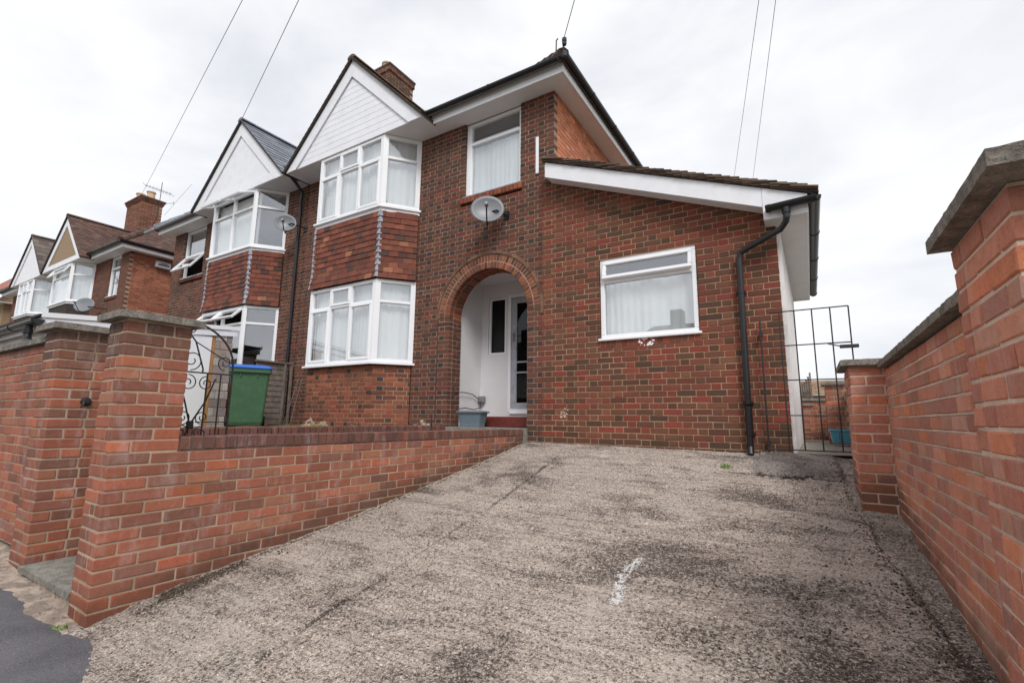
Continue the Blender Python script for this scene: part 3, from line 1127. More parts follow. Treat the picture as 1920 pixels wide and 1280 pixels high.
# brick on edge coping of the low wall
bw = Brickwork('wallbrick_obj', 'wallbrick_mesh')
s = PIER_D + 0.008
PAL_COP = [((124, 80, 72), 4), ((116, 77, 70), 4), ((108, 74, 68), 2), ((136, 82, 70), 1)]
while s < WL - 0.01:
    c = WA + WU * (s + 0.0325) - WN * 0.1075 + np.array([0, 0, COP + 0.006 + 0.044])
    bw.brick(c, WU, WN, (0.065, 0.215, 0.088), pick(PAL_COP))
    s += 0.0755
cm = MB(np.stack([WU, -WN, np.array([0, 0, 1.0])], 1), WA)
cm.box(PIER_D, WL - .004, .005, .21, COP - .004, COP + 0.089)
cop = cm.build('coping', 'mortar_dark', th)
bw.finish(cop, 300)
AX = np.stack([WU, -WN, np.array([0, 0, 1.0])], 1)
rough_slab('pier_cap', -0.055, PIER_D + 0.055, -0.055, PIER_W + 0.055, TOPA + 0.004, 0.05, 'cap', th, 0.012, A=AX, t=WA)

# street wall with the second gate pier
th = thing('street_wall', 'red brick wall along the pavement with a stone-capped gate pier and sloping stone coping', 'wall', (-4.86, 1.26, 0))
bw = Brickwork('wallbrick_obj', 'wallbrick_mesh')
mort = MB()
TOPB = 1.895
ZB = TOPB - 0.075 * 25
BX, BY, BW_, BD = -4.86, 1.262, 0.34, 0.34
pier(bw, mort, (BX - BW_, BY, 0), (1, 0, 0), BW_, BD, ZB, TOPB, pal_left, 0)


def street(z, k):
    return [(0, 7.3)]


lay(bw, mort, (BX - BW_ - 7.3, BY + 0.045, 0), (1, 0, 0), (0, -1, 0), street, TOPB - 0.075 * 22, TOPB - 0.075, 'stretcher', pal_garden, mdepth=0.205, joint=.012)
mort.A, mort.t = np.eye(3), np.zeros(3)
mort.box(BX - BW_ - 7.3, BX - BW_, BY + 0.06, BY + 0.24, 0.3, TOPB - 0.075)
wall = mort.build('wall', 'mortar_wall', th)
bw.finish(wall, 300)
rough_slab('pier_cap', BX - BW_ - .055, BX + .05, BY - .055, BY + BD + .055, TOPB, 0.052, 'cap', th, 0.015)
x = BX - BW_ - .004
while x > BX - BW_ - 7.2:
    rough_slab('coping_stone', x - 0.598, x, BY + 0.005, BY + 0.285, TOPB - 0.073, 0.05, 'cap', th, 0.01)
    x -= 0.602
mb = MB()
mb.lathe([(0.0, 0), (0.03, 0.002), (0.034, 0.012), (0.022, 0.03), (0.0, 0.034)], (0, 0, 0), 10)
hk = MB(np.array([[0, 0, 1.0], [0, 1.0, 0], [1.0, 0, 0]]).T, (BX + .003, BY + 0.21, 1.345))
hk.lathe([(0.036, 0), (0.036, 0.006), (0.02, 0.010), (0.016, 0.03), (0.0, 0.031)], (0, 0, 0), 12)
hk.A, hk.t = np.eye(3), np.zeros(3)
hk.tube([(BX + .02, BY + .20, 1.35), (BX + .045, BY + .19, 1.34), (BX + .05, BY + .18, 1.315), (BX + .03, BY + .175, 1.30)], 0.006, 6)
hk.build('hinge_pin', 'iron', th)

# step between the two piers
th = thing('gate_step', 'flat grey stone step in the gateway between the two brick piers', 'step', (-4.4, 1.3, 0.1))
rough_slab('tread', -4.855, -3.905, 1.235, 1.75, 0.145, 0.045, 'slab', th, 0.0, 0.002)
mb = MB()
mb.box(-4.85, -3.91, 1.265, 1.7, 0.0, 0.144)
mb.build('riser', 'old_concrete', th)

# brick edging of the garden bed, behind the low wall
th = thing('bed_edging', 'brick-on-edge border of the front garden bed behind the low drive wall', 'garden edging', (-4.75, 2.1, 1.0))
bw = Brickwork('wallbrick_obj', 'wallbrick_mesh')
mort = MB()
mort.box(-4.94, -4.76, 2.02, 5.78, 0.35, 1.085)
wall = mort.build('wall', 'mortar_dark', th)
y = 2.0
while y < 5.74:
    bw.brick((-4.85, y + 0.0325, 1.09), (0, 1, 0), (1, 0, 0), (0.065, 0.215, 0.1025), pick(PAL_COP))
    y += 0.0755
lay(bw, None, (-4.745, 2.0, 0), (0, 1, 0), (1, 0, 0), lambda z, k: [(0, 3.78)], 0.65, 1.04, 'stretcher', pal_garden)
bw.finish(wall, 300)

# right hand wall, its near pier and far pier
th = thing('boundary_wall', 'tall red brick boundary wall on the right of the drive with capped piers at both ends', 'wall', (0.6, 3.4, 0.3))
bw = Brickwork('wallbrick_obj', 'wallbrick_mesh')
mort = MB()
RX = 0.515
TOPR = 1.672
ZR = TOPR - 0.075 * 21
lay(bw, mort, (RX, 4.72, 0), (0, -1, 0), (-1, 0, 0), lambda z, k: [(0, 2.66)], ZR, TOPR, 'stretcher', pal_right, u0=0.03, mdepth=0.21, joint=.0125)
lay(bw, mort, (RX, 16.0, 0), (0, -1, 0), (-1, 0, 0), lambda z, k: [(0, 10.66)], TOPR - 0.075 * 13, TOPR, 'stretcher', pal_garden, mdepth=0.21)
# far face of the wall, for the neighbour's side
mort.A, mort.t = np.eye(3), np.zeros(3)
mort.box(RX + 0.09, RX + 0.215, 2.1, 16.0, 0, TOPR - 0.002)
TOPN = 1.842
ZN = TOPN - 0.075 * 25
# the near pier: front corner at the street side
pier(bw, mort, (0.452, 1.585, 0), (1, 0, 0), 0.45, 0.55, ZN, TOPN, pal_right, 1, 'flrb')
TOPF = 1.70
pier(bw, mort, (0.285, 4.70, 0), (1, 0, 0), 0.34, 0.62, TOPF - 0.075 * 17, TOPF, pal_right, 0, 'flb')
wall = mort.build('wall', 'mortar_right', th)
bw.finish(wall, 300)
rough_slab('pier_cap', 0.393, 0.96, 1.46, 2.165, TOPN + 0.002, 0.05, 'cap', th, 0.010, 0.0011, 0.024)
rough_slab('pier_cap', 0.285 - .055, 0.70, 4.645, 5.375, TOPF + 0.002, 0.05, 'cap', th, 0.012)
y = 4.66
for L in (0.36, 0.62, 0.6, 0.6, 0.6):
    if y - L < 2.14:
        L = y - 2.14
    if L > 0.05:
        rough_slab('coping_stone', RX - .045, RX + .26, y - L + .004, y, TOPR + 0.002, 0.048, 'cap', th, 0.012)
    y -= L
y = 16.0
while y > 5.7:
    rough_slab('coping_stone', RX - .045, RX + .26, y - .9 + .004, y, TOPR + 0.002, 0.048, 'cap', th, 0.012, step=0.1)
    y -= 0.9

# ------------------------------------------------------------------ windows
def frame_axes(U, N):
    U, N = np.array(U, float), np.array(N, float)
    return np.stack([U, N, np.array([0, 0, 1.0])], 1)     # local x along, y outward, z up


def ring(mb, u0, u1, v0, v1, w0, w1, t, b=0.006):
    mb.box(u0, u1, w0, w1, v0, v0 + t, b=b)
    mb.box(u0, u1, w0, w1, v1 - t, v1, b=b)
    mb.box(u0, u0 + t, w0, w1, v0 + t, v1 - t, b=b)
    mb.box(u1 - t, u1, w0, w1, v0 + t, v1 - t, b=b)


def window(parent, name, o, U, N, W, H, cols, mid=None, fr=0.06, depth=0.07, kinds=None, curtain='net', cgap=0.16, jamb=(None, None), label=None, cdrop=0.0):
    """a framed window: o its lower outer corner; cols the widths of its lights; mid the height of the transom;
    kinds maps (column, row) to 'sash' or ('open', angle, hinge) ; each light is a pane of its own"""
    A = frame_axes(U, N)
    o = np.array(o, float)
    f = MB(A, o)
    jl = fr if jamb[0] is None else jamb[0]
    jr = fr if jamb[1] is None else jamb[1]
    f.box(0, W, -depth, 0, 0, fr, b=.005)
    f.box(0, W, -depth, 0, H - fr, H, b=.005)
    f.box(0, jl, -depth, 0, fr, H - fr, b=.005)
    f.box(W - jr, W, -depth, 0, fr, H - fr, b=.005)
    tot = sum(cols)
    inner = W - jl - jr
    edges = [jl]
    for c in cols:
        edges.append(edges[-1] + inner * c / tot)
    mw = 0.052
    for e in edges[1:-1]:
        f.box(e - mw / 2, e + mw / 2, -depth, -0.001, fr, H - fr, b=.005)
    if mid:
        for i in range(len(cols)):
            a = edges[i] + (mw / 2 if i else 0)
            b = edges[i + 1] - (mw / 2 if i < len(cols) - 1 else 0)
            f.box(a, b, -depth, -0.002, mid - mw / 2, mid + mw / 2, b=.005)
    fo = f.build(name, 'upvc', parent, label=label)
    kinds = kinds or {}
    rows = [(fr, (mid - mw / 2) if mid else H - fr)]
    if mid:
        rows.append((mid + mw / 2, H - fr))
    for i in range(len(cols)):
        a = edges[i] + (mw / 2 if i else 0)
        b = edges[i + 1] - (mw / 2 if i < len(cols) - 1 else 0)
        for r, (v0, v1) in enumerate(rows):
            kd = kinds.get((i, r), 'fixed')
            if kd == 'fixed':
                g = MB(A, o)
                g.box(a - .006, b + .006, -.045, -.039, v0 - .006, v1 + .006)
                g.build('pane', 'glass', fo)
            else:
                ang, hinge = (0.0, 'top') if kd == 'sash' else kd
                L = MB(A, o)
                if ang:
                    zc = v1 if hinge == 'top' else v0
                    ca, sa = math.cos(ang), math.sin(ang)
                    Rl = np.array([[1, 0, 0], [0, ca, -sa], [0, sa, ca]])
                    if hinge == 'top':
                        pass
                    L.A = A @ Rl
                    L.t = o + A @ (np.array([0, 0, zc]) - Rl @ np.array([0, 0, zc]) + np.array([0, 0.012, 0]))
                ring(L, a - .012, b + .012, v0 - .012, v1 + .012, -.035, .014, 0.048, .007)
                so = L.build('sash', 'upvc', fo)
                g = MB(L.A, L.t)
                g.box(a + .034, b - .034, -.02, -.014, v0 + .034, v1 - .034)
                g.build('pane', 'glass', fo)
    if curtain == 'net':
        cu = MB(A, o)
        n = int(W / 0.018)
        u = np.linspace(0.03, W - 0.03, n)
        ph = rng.uniform(0, 6)
        w = -cgap + 0.007 * np.sin(u * 58 + ph + 2.5 * np.sin(u * 5 + ph)) + 0.010 * np.sin(u * 17 + ph * 2) + 0.012 * np.sin(u * 6.3 + ph)
        V, F = [], []
        zz = np.linspace(0.02, H - 0.02 - cdrop, 5)
        for j, zv in enumerate(zz):
            for i2 in range(n):
                V.append((u[i2], w[i2] * 1.0 + 0.006 * math.sin(j * 2 + u[i2] * 9), zv))
        for j in range(4):
            for i2 in range(n - 1):
                F.append([j * n + i2, (j + 1) * n + i2, (j + 1) * n + i2 + 1, j * n + i2 + 1])
        cu.add(V, F)
        cu.build('curtain', 'curtain', fo, smooth=True)
    elif curtain == 'drapes':
        for (ua, ub) in ((0.02, 0.22 * W), (0.80 * W, W - 0.02)):
            cu = MB(A, o)
            n = max(6, int((ub - ua) / 0.018))
            u = np.linspace(ua, ub, n)
            w = -cgap + 0.025 * np.sin(u * 70)
            V = [(u[i2], w[i2], zv) for zv in (0.02, H - 0.02) for i2 in range(n)]
            F = [[i2, n + i2, n + i2 + 1, i2 + 1] for i2 in range(n - 1)]
            cu.add(V, F)
            cu.build('curtain', 'curtain', fo, smooth=True)
    return fo


# ------------------------------------------------------------------ tiles
TP_CLAY = [((130, 71, 56), 5), ((121, 67, 55), 5), ((110, 64, 54), 3), ((138, 79, 61), 2), ((98, 62, 55), 2), ((158, 102, 78), .35), ((86, 61, 57), .7)]
TP_ROOF = [((104, 84, 72), 3), ((92, 74, 66), 3), ((118, 92, 76), 2), ((80, 68, 62), 2)]
TP_ROOF_RED = [((108, 78, 73), 3), ((100, 73, 69), 3), ((118, 85, 78), 2), ((90, 67, 64), 2)]
TP_SLATE = [((118, 124, 136), 3), ((108, 113, 124), 3), ((130, 136, 146), 2)]
TP_PAN = [((116, 104, 98), 3), ((104, 92, 88), 3), ((92, 82, 78), 2)]


def runs_at(poly, v):
    xs_ = []
    n = len(poly)
    for i in range(n):
        (x0, y0), (x1, y1) = poly[i], poly[(i + 1) % n]
        if (y0 - v) * (y1 - v) < 0:
            xs_.append(x0 + (x1 - x0) * (v - y0) / (y1 - y0))
    xs_.sort()
    return [(xs_[i], xs_[i + 1]) for i in range(0, len(xs_) - 1, 2)]


def tile_slope(mb, O, U, V, poly, gauge, tw, pal, thick=0.014, lift=0.02):
    """overlapping tiles on the sloping plane O + u*U + v*V inside poly (u, v)"""
    O, U, V = (np.array(x, float) for x in (O, U, V))
    U /= np.linalg.norm(U)
    V /= np.linalg.norm(V)
    N = np.cross(U, V)
    if N[2] < 0:
        N = -N
    vmin, vmax = min(p[1] for p in poly), max(p[1] for p in poly)
    k = 0
    v = vmin
    while v < vmax:
        for a, b in runs_at(poly, min(v + gauge * 0.5, vmax - 1e-4)):
            s = math.floor(a / tw) * tw - (tw / 2 if k % 2 else 0)
            while s < b:
                p, q = max(a, s), min(b, s + tw - 0.004)
                if q - p > 0.02:
                    v1 = min(v + gauge * 1.12, vmax)
                    l0 = lift + random.uniform(-.003, .003)
                    l1 = 0.004
                    P = [O + U * p + V * v, O + U * q + V * v, O + U * q + V * v1, O + U * p + V * v1]
                    lo = [P[0] + N * (l0 - thick), P[1] + N * (l0 - thick), P[2] + N * (l1 - .002), P[3] + N * (l1 - .002)]
                    hi = [P[0] + N * l0, P[1] + N * l0, P[2] + N * (l1 + .004), P[3] + N * (l1 + .004)]
                    e = [x for x in lo] + [x for x in hi]
                    if np.cross(U, V).dot(N) < 0:
                        mb.add([e[1], e[0], e[3], e[2], e[5], e[4], e[7], e[6]], BOXF, pick(pal))
                    else:
                        mb.add(e, BOXF, pick(pal))
                s += tw
        v += gauge
        k += 1


TILE_ME = []
for k_ in range(5):
    V_, F_ = CH(0.162, 0.016, 0.125, 0.004)
    V_ = V_ + rng.normal(0, 0.0012, V_.shape)
    V_[:, 1] += 0.004 * (V_[:, 0] / 0.08) ** 2
    me_ = bpy.data.meshes.new('wall_tile')
    me_.from_pydata(V_.tolist(), [], F_)
    me_.materials.append(M['tile_obj'])
    TILE_ME.append(me_)


def hang_tiles(parent, O, U, N, L, z0, z1, gauge=0.105, tw=0.166, flare=0.035):
    """tile hanging on a wall of the bay, each tile an object"""
    O, U, N = np.array(O, float), np.array(U, float), np.array(N, float)
    rows = int(round((z1 - z0) / gauge))
    g = (z1 - z0) / rows
    for k in range(rows):
        z = z0 + k * g
        s = -(tw / 2 if k % 2 else 0)
        fl = flare * max(0, 1 - k / 2.5)
        while s < L - 0.01:
            p, q = max(0, s), min(L, s + tw)
            if q - p > 0.03:
                c = O + U * (p + q) / 2 + N * (0.024 + fl + random.uniform(-.002, .002)) + np.array([0, 0, z + 0.0625 + random.uniform(-.003, .003)])
                o = bpy.data.objects.new('wall_tile', TILE_ME[rng.integers(5)])
                U2 = np.array([GX[0] * U[0], U[1], 0])
                N2 = np.array([GX[0] * N[0], N[1], 0])
                lean = 0.13 + (0.12 if k < 2 else 0) + random.uniform(-.012, .012)
                zax = np.array([0, 0, math.cos(lean)]) - N2 * math.sin(lean)
                yax = N2 * math.cos(lean) + np.array([0, 0, 1]) * math.sin(lean)
                xax = np.cross(yax, zax)
                R = Matrix(np.stack([xax, yax, zax], 1).tolist())
                o.rotation_euler = R.to_euler()
                o.scale = ((q - p - 0.0012) / 0.162, 1.1, 1)
                o.color = pick(TP_CLAY)
                link(o, parent, gpt(c))
            s += tw


HALF_ROUND = [(-0.058 * math.cos(a), -0.058 * math.sin(a)) for a in np.linspace(0, PI, 9)] + [(0.05 * math.cos(a), -0.05 * math.sin(a)) for a in np.linspace(0, PI, 9)]
HALF_ROUND = [(0.058 * math.cos(PI + a), 0.058 * math.sin(PI + a)) for a in np.linspace(0, PI, 9)] + [(0.050 * math.cos(2 * PI - a), 0.050 * math.sin(2 * PI - a)) for a in np.linspace(0, PI, 9)]


def gutter(parent, p0, p1, mat='black', clips=True, name='gutter', r=1.0):
    p0, p1 = np.array(p0, float), np.array(p1, float)
    d = p1 - p0
    L = np.linalg.norm(d)
    d /= L
    side = np.cross(d, [0, 0, 1.0])
    side /= np.linalg.norm(side)
    up = np.cross(side, d)
    if up[2] < 0:
        up = -up
    mb = MB()
    mb.sweep([(a * r, b * r) for a, b in HALF_ROUND], p0, p1, side, up)
    big = [(a * 1.12 * r, b * 1.12 * r) for a, b in HALF_ROUND]
    n = max(2, int(L / 0.9) + 1)
    for i in range(n):
        q = p0 + d * (0.03 + (L - 0.06) * i / (n - 1))
        mb.sweep(big, q - d * 0.018, q + d * 0.018, side, up)
    # stop ends
    for q, s in ((p0, 1), (p1, -1)):
        pts = [q + side * (0.056 * r * math.cos(PI + a)) + up * (0.056 * r * math.sin(PI + a)) for a in np.linspace(0, PI, 9)]
        mb.prism(pts, d * 0.006 * s)
    return mb.build(name, mat, parent)


def dish(name, centre, normal, w, h, wall_pt, label, group, parent=None, arm=True):
    """a satellite dish on a wall bracket"""
    c = np.array(centre, float)
    n = np.array(normal, float)
    n /= np.linalg.norm(n)
    r = np.cross(n, [0, 0, 1.0])
    r /= np.linalg.norm(r)
    r = -r
    u = np.cross(n, r)
    if u[2] < 0:
        u = -u
    old = GX[:]
    set_house()
    th = thing(name, label, 'satellite dish', tuple(c - np.array([0, 0, h / 2])), group)
    mb = MB()
    V, F = [], []
    nr, na = 6, 32
    for side in (0, 1):
        for i in range(nr + 1):
            for k in range(na):
                t = 2 * PI * k / na
                f = i / nr
                V.append(c + r * (w / 2 * f * math.cos(t)) + u * (h / 2 * f * math.sin(t)) + n * (0.055 * f * f - (0.010 if side else 0.0)))
    off = (nr + 1) * na
    for i in range(nr):
        for k in range(na):
            k2 = (k + 1) % na
            F.append([i * na + k, (i + 1) * na + k, (i + 1) * na + k2, i * na + k2])
            F.append([off + i * na + k, off + i * na + k2, off + (i + 1) * na + k2, off + (i + 1) * na + k])
    for k in range(na):
        k2 = (k + 1) % na
        F.append([nr * na + k, off + nr * na + k, off + nr * na + k2, nr * na + k2])
    mb.add(V, F)
    mb.build('reflector', 'dish', th, smooth=True)
    lnb = c + n * (0.34 * w / 0.5) - u * (0.20 * h)
    a0 = c - u * (h * 0.5 + 0.01) - n * 0.01
    m2 = MB()
    m2.tube([a0, a0 + n * 0.15 * w / .5, lnb - n * 0.02], 0.011, 8)
    m2.build('feed_arm', 'black', th)
    m3 = MB()
    m3.tube([lnb + n * 0.03, lnb - n * 0.02, lnb - n * 0.05], [0.024, 0.026, 0.032], 10)
    m3.build('receiver', 'dish', th)
    m4 = MB()
    w_ = np.array(wall_pt, float)
    m4.tube([c - n * 0.012, c - n * 0.07, w_ + (c - w_) * np.array([0.2, 0.9, 0.2]), w_], 0.016, 8)
    m4.box(w_[0] - .05, w_[0] + .05, w_[1] - .012, w_[1], w_[2] - .07, w_[2] + .07)
    m4.tube([a0, a0 - n * 0.05, c - n * 0.07 - u * 0.04], 0.011, 6)
    m4.build('bracket', 'black', th)
    GX[:] = old
    return th


# ------------------------------------------------------------------ the semi-detached house type
# Laid out for the right half of a pair: party line x = -9.0, outer corner x = -3.0, front wall y = 6.0
GY, BYF, FY = 5.42, 5.475, 6.0
BL, BR = -7.88, -6.12            # front of the bay
SL, SR = -8.30, -5.70            # where its splays meet the wall
SOF = 6.26
GXC, GHW = -7.07, 1.90           # gable centre line and half width
SILL1, HEAD1 = 2.16, 3.585       # lower bay window
SILL2 = 4.905                    # upper bay window


def bay_plan(inset=0.0):
    a = np.array([SL, FY]) + np.array([inset * 0.8, 0])
    b = np.array([BL + inset * 0.35, BYF + inset])
    c = np.array([BR - inset * 0.35, BYF + inset])
    d = np.array([SR, FY]) - np.array([inset * 0.8, 0])
    return a, b, c, d


def house(opt):
    th = thing(opt['name'], opt['label'], 'house', (-6.0, 9.0, 0.95), opt.get('group'))
    zlow = opt.get('zlow', 0.87)
    mo, mm = 'brick_obj', 'brick_mesh'
    bw = Brickwork(mo, mm)
    mort = MB()
    main = opt.get('main', False)
    SW = opt.get('small_win', (-4.70, -3.60, 4.905, 6.245))
    ARC = (-4.195, 0.735, 2.86)          # centre x, radius, spring height

    def ext_line(x):                      # underside of the extension's barge board
        return 4.70 + (x + 3.03) * (3.60 - 4.70) / (3.03 - 0.29)

    def front(z, k):
        iv = [(-8.99, -3.0)]
        if main:
            xl = -3.0
            if z < 4.80:
                iv = [(-8.99, -3.215)]
        iv = cut(iv, SL + 0.03, SR - 0.03) if z > 0.8 else iv
        if SW[2] < z < SW[3]:
            iv = cut(iv, SW[0], SW[1])
        if SW[2] - 0.118 < z < SW[2]:
            iv = cut(iv, SW[0] - .06, SW[1] + .03)
        if main:
            cx, r, zs = ARC
            if z < zs:
                iv = cut(iv, cx - r, cx + r)
                if z > zs - 0.02:
                    pass
            R = r + 0.245
            if zs <= z < zs + R:
                hw = math.sqrt(R * R - (z - zs) ** 2)
                iv = cut(iv, cx - hw, cx + hw)
        return iv

    pal_front = (lambda hd, z: pick(PAL_HEAD) if (hd and random.random() < 0.8) else pick(PAL_MAIN)) if opt.get('dark_headers', True) else (lambda hd, z: pick(PAL_MAIN))
    lay(bw, mort, (0, FY, 0), (1, 0, 0), (0, -1, 0), front, zlow, SOF, 'flemish', pal_front, u0=-3.0 - 0.3375 * 30, mdepth=0.12)
    # soldier sill under the small window
    x = SW[0] - 0.055
    while x < SW[1] + 0.0:
        bw.brick((x + .0325, FY + 0.03, SW[2] - 0.062), (1, 0, 0), (0, -1, 0), (0.065, 0.13, 0.1025), pick(PAL_BAY if main else PAL_MAIN))
        x += 0.0752
    # outer side wall
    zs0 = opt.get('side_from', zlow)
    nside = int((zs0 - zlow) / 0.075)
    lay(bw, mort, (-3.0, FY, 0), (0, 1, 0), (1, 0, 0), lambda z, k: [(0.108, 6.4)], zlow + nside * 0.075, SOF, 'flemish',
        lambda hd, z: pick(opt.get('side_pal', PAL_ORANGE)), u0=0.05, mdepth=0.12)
    # brick base of the bay
    a, b, c, d = bay_plan(0.045)
    if opt.get('bay_base', True):
        for p, q, e0, e1 in ((a, b, 0, 0.0), (b, c, 0, 0), (c, d, 0, 0)):
            U = np.array([q[0] - p[0], q[1] - p[1], 0])
            L = np.linalg.norm(U)
            U /= L
            N = np.array([U[1], -U[0], 0])
            lay(bw, mort, (p[0], p[1], 0), U, N, lambda z, k, L=L: [(0.0, L)], zlow, SILL1 - 0.05, 'flemish',
                lambda hd, z: pick(PAL_HEAD) if (hd and random.random() < .3) else pick(PAL_BAY), u0=0.02, mdepth=0.12)
    # arch
    if main:
        cx, r, zs = ARC
        for r0, n in ((r, 42), (r + 0.1175, 48)):
            for i in range(n):
                ang = PI * (i + 0.5) / n
                rc = r0 + 0.052
                c3 = (cx + rc * math.cos(ang), FY + 0.05 - (0.004 if r0 == r else 0.0), zs + rc * math.sin(ang))
                bw.brick(c3, (1, 0, 0), (0, -1, 0), (2 * math.sin(PI / n / 2) * (r0 + 0.05) - 0.010, 0.10, 0.104), pick(PAL_ARCH), tilt=-(ang - PI / 2))
        n = 40
        pts_o = [(cx + (r + 0.24) * math.cos(PI * i / n), zs + (r + 0.24) * math.sin(PI * i / n)) for i in range(n + 1)]
        pts_i = [(cx + (r + .006) * math.cos(PI * i / n), zs + (r + .006) * math.sin(PI * i / n)) for i in range(n + 1)]
        mort.A, mort.t = np.eye(3), np.zeros(3)
        for i in range(n):
            (x0, z0), (x1, z1), (x2, z2), (x3, z3) = pts_i[i], pts_o[i], pts_o[i + 1], pts_i[i + 1]
            mort.prism([(x0, FY + .003, z0), (x1, FY + .003, z1), (x2, FY + .003, z2), (x3, FY + .003, z3)], (0, 0.31, 0))
        # brick soffit of the arch and its jambs going back
        for i in range(42):
            ang = PI * (i + 0.5) / 42
            for j in range(1):
                c3 = (cx + (r + 0.052) * math.cos(ang), FY + 0.213, zs + (r + 0.052) * math.sin(ang))
                bw.brick(c3, (1, 0, 0), (0, -1, 0), (2 * math.sin(PI / 84) * (r + 0.05) - 0.010, 0.21, 0.104), pick(PAL_ARCH), tilt=-(ang - PI / 2))
        for sx, Nx in ((cx - r, 1), (cx + r, -1)):
            lay(bw, mort, (sx, FY + (0.110 if Nx > 0 else 0.325), 0), (0, 1, 0) if Nx > 0 else (0, -1, 0), (Nx, 0, 0), lambda z, k: [(0, 0.215)], zlow, zs, 'stretcher', lambda hd, z: pick(PAL_MAIN), mdepth=0.1)
    mort.A, mort.t = np.eye(3), np.zeros(3)
    mort.box(-8.9, -3.1, FY + .05, FY + .11, SOF - .05, SOF - .006)
    wall = mort.build('wall', 'mortar', th)
    n_main = opt.get('n_obj', 300)
    if main:
        # the extension's front, newer brick, flush with the old wall
        we = MB()

        def ext(z, k):
            x1 = -0.185
            # right end of the course under the raking barge board
            xr = x1
            if z > ext_line(x1) + 0.10:
                xr = min(x1, -3.03 + (z - 4.70 - .13) * (3.03 - 0.29) / (3.60 - 4.70))
            x0 = -3.215
            iv = [(x0, xr)] if xr > x0 + .05 else []
            if 2.305 < z < 3.42:
                iv = cut(iv, -2.325, -1.06)
            if 2.19 < z < 2.305:
                iv = cut(iv, -2.335, -1.045)
            return iv
        bwe = Brickwork(mo, mm)
        lay(bwe, we, (0, FY, 0), (1, 0, 0), (0, -1, 0), ext, zlow - 0.15, 4.80, 'flemish', lambda hd, z: pick(PAL_EXT), u0=-3.215, mdepth=0.2)
        x = -2.325
        while x < -1.07:
            bwe.brick((x + .0325, FY + 0.05, 2.247), (1, 0, 0), (0, -1, 0), (0.065, 0.1, 0.108), pick(PAL_EXT))
            x += 0.0752
        we.A, we.t = np.eye(3), np.zeros(3)
        we.box(-2.335, -1.045, FY + .008, FY + .15, 2.19, 2.30)
        wext = we.build('wall', 'mortar_ext', th, label='newer brick front wall of the side extension')
        bwe.finish(wext, 175)
        n_main = 125
    bw.finish(wall, n_main)

    # ---- tile hanging between the bay windows
    zb, zt = HEAD1 + 0.005, SILL2 - 0.085
    a, b, c, d = bay_plan(0.03)
    mb = MB()
    mb.prism([(*a, zb), (*b, zb), (*c, zb), (*d, zb), (SR, FY + .1, zb), (SL, FY + .1, zb)], (0, 0, zt - zb))
    clad = mb.build('bay_cladding', 'roof_slab', th)
    if opt.get('tiles', True):
        for p, q in ((a, b), (b, c), (c, d)):
            U = np.array([q[0] - p[0], q[1] - p[1], 0])
            L = np.linalg.norm(U)
            U /= L
            N = np.array([U[1], -U[0], 0])
            if N[0] * GX[0] < -0.5:
                continue      # the splay turned away from the street's near end, out of sight
            hang_tiles(clad, (p[0], p[1], 0), U, N, L, zb + 0.0, zt - 0.02)
        for cx_, cy_, s in ((b[0], b[1], -1), (c[0], c[1], 1)):
            for k in range(11):
                mb = MB()
                z = zb + 0.02 + k * (zt - zb - .02) / 11
                h = 0.112
                fl = 0.03 * max(0, 1 - k / 2.5)
                n0 = np.array([0, -1.0])
                n1 = np.array([s * 0.78, -0.62])
                mid_ = (n0 + n1) / np.linalg.norm(n0 + n1)
                p0 = np.array([cx_, cy_])
                e0, e1 = np.array([-s * 1.0, 0]), np.array([s * 0.62, 0.78])
                o1 = 0.046 + fl
                o0 = 0.028 + fl * 0.6
                lo = [p0 + e0 * .034 + n0 * o1, p0 + mid_ * (o1 + .012), p0 + e1 * .034 + n1 * o1]
                hi = [p0 + e0 * .030 + n0 * o0, p0 + mid_ * (o0 + .012), p0 + e1 * .030 + n1 * o0]
                V = [(*x, z) for x in lo] + [(*x, z + h) for x in hi] + [(*(x * 1 - mid_ * 0.03), z) for x in lo] + [(*(x - mid_ * 0.03), z + h) for x in hi]
                F = [[0, 1, 4, 3], [1, 2, 5, 4], [6, 9, 10, 7], [7, 10, 11, 8], [0, 6, 7, 1], [1, 7, 8, 2], [3, 4, 10, 9], [4, 5, 11, 10], [0, 3, 9, 6], [2, 8, 11, 5]]
                if s < 0:
                    F = [f[::-1] for f in F]
                mb.add(V, F)
                mb.build('lead_soaker', 'lead', clad)

    # ---- bay windows
    def bay_window(z0, z1, mid, kf, ks, sillz):
        a, b, c, d = bay_plan()
        out = []
        for nm, p, q, cols, kd, jm in (('left', a, b, [1], {}, (None, None)), ('front', b, c, opt.get('cols', [1, 1.05, 1.05]), kf, (0.075, 0.085)), ('right', c, d, [1], ks, (0.085, 0.085))):
            U = np.array([q[0] - p[0], q[1] - p[1], 0])
            L = np.linalg.norm(U)
            U /= L
            N = np.array([U[1], -U[0], 0])
            window(th, 'bay_window', (p[0], p[1], z0), U, N, L, z1 - z0, cols, mid, kinds=kd, jamb=jm, curtain=opt.get('curtain', 'net'), cgap=0.14)
        # sill
        mb = MB()
        a2, b2, c2, d2 = bay_plan(-0.05)
        pts = [(*a2, sillz), (*b2, sillz), (*c2, sillz), (*d2, sillz), (d2[0], FY + .02, sillz), (a2[0], FY + .02, sillz)]
        mb.prism(pts, (0, 0, 0.034))
        mb.build('window_sill', 'upvc', th)

    bay_window(SILL1, HEAD1, 3.20 - SILL1, opt.get('kf1', {(0, 0): 'sash', (1, 1): 'sash', (2, 0): 'sash'}), opt.get('ks1', {}), SILL1 - 0.036)
    bay_window(SILL2, SOF - .004, 5.83 - SILL2, opt.get('kf2', {(0, 0): 'sash', (1, 1): 'sash', (2, 0): 'sash'}), opt.get('ks2', {}), SILL2 - 0.036)
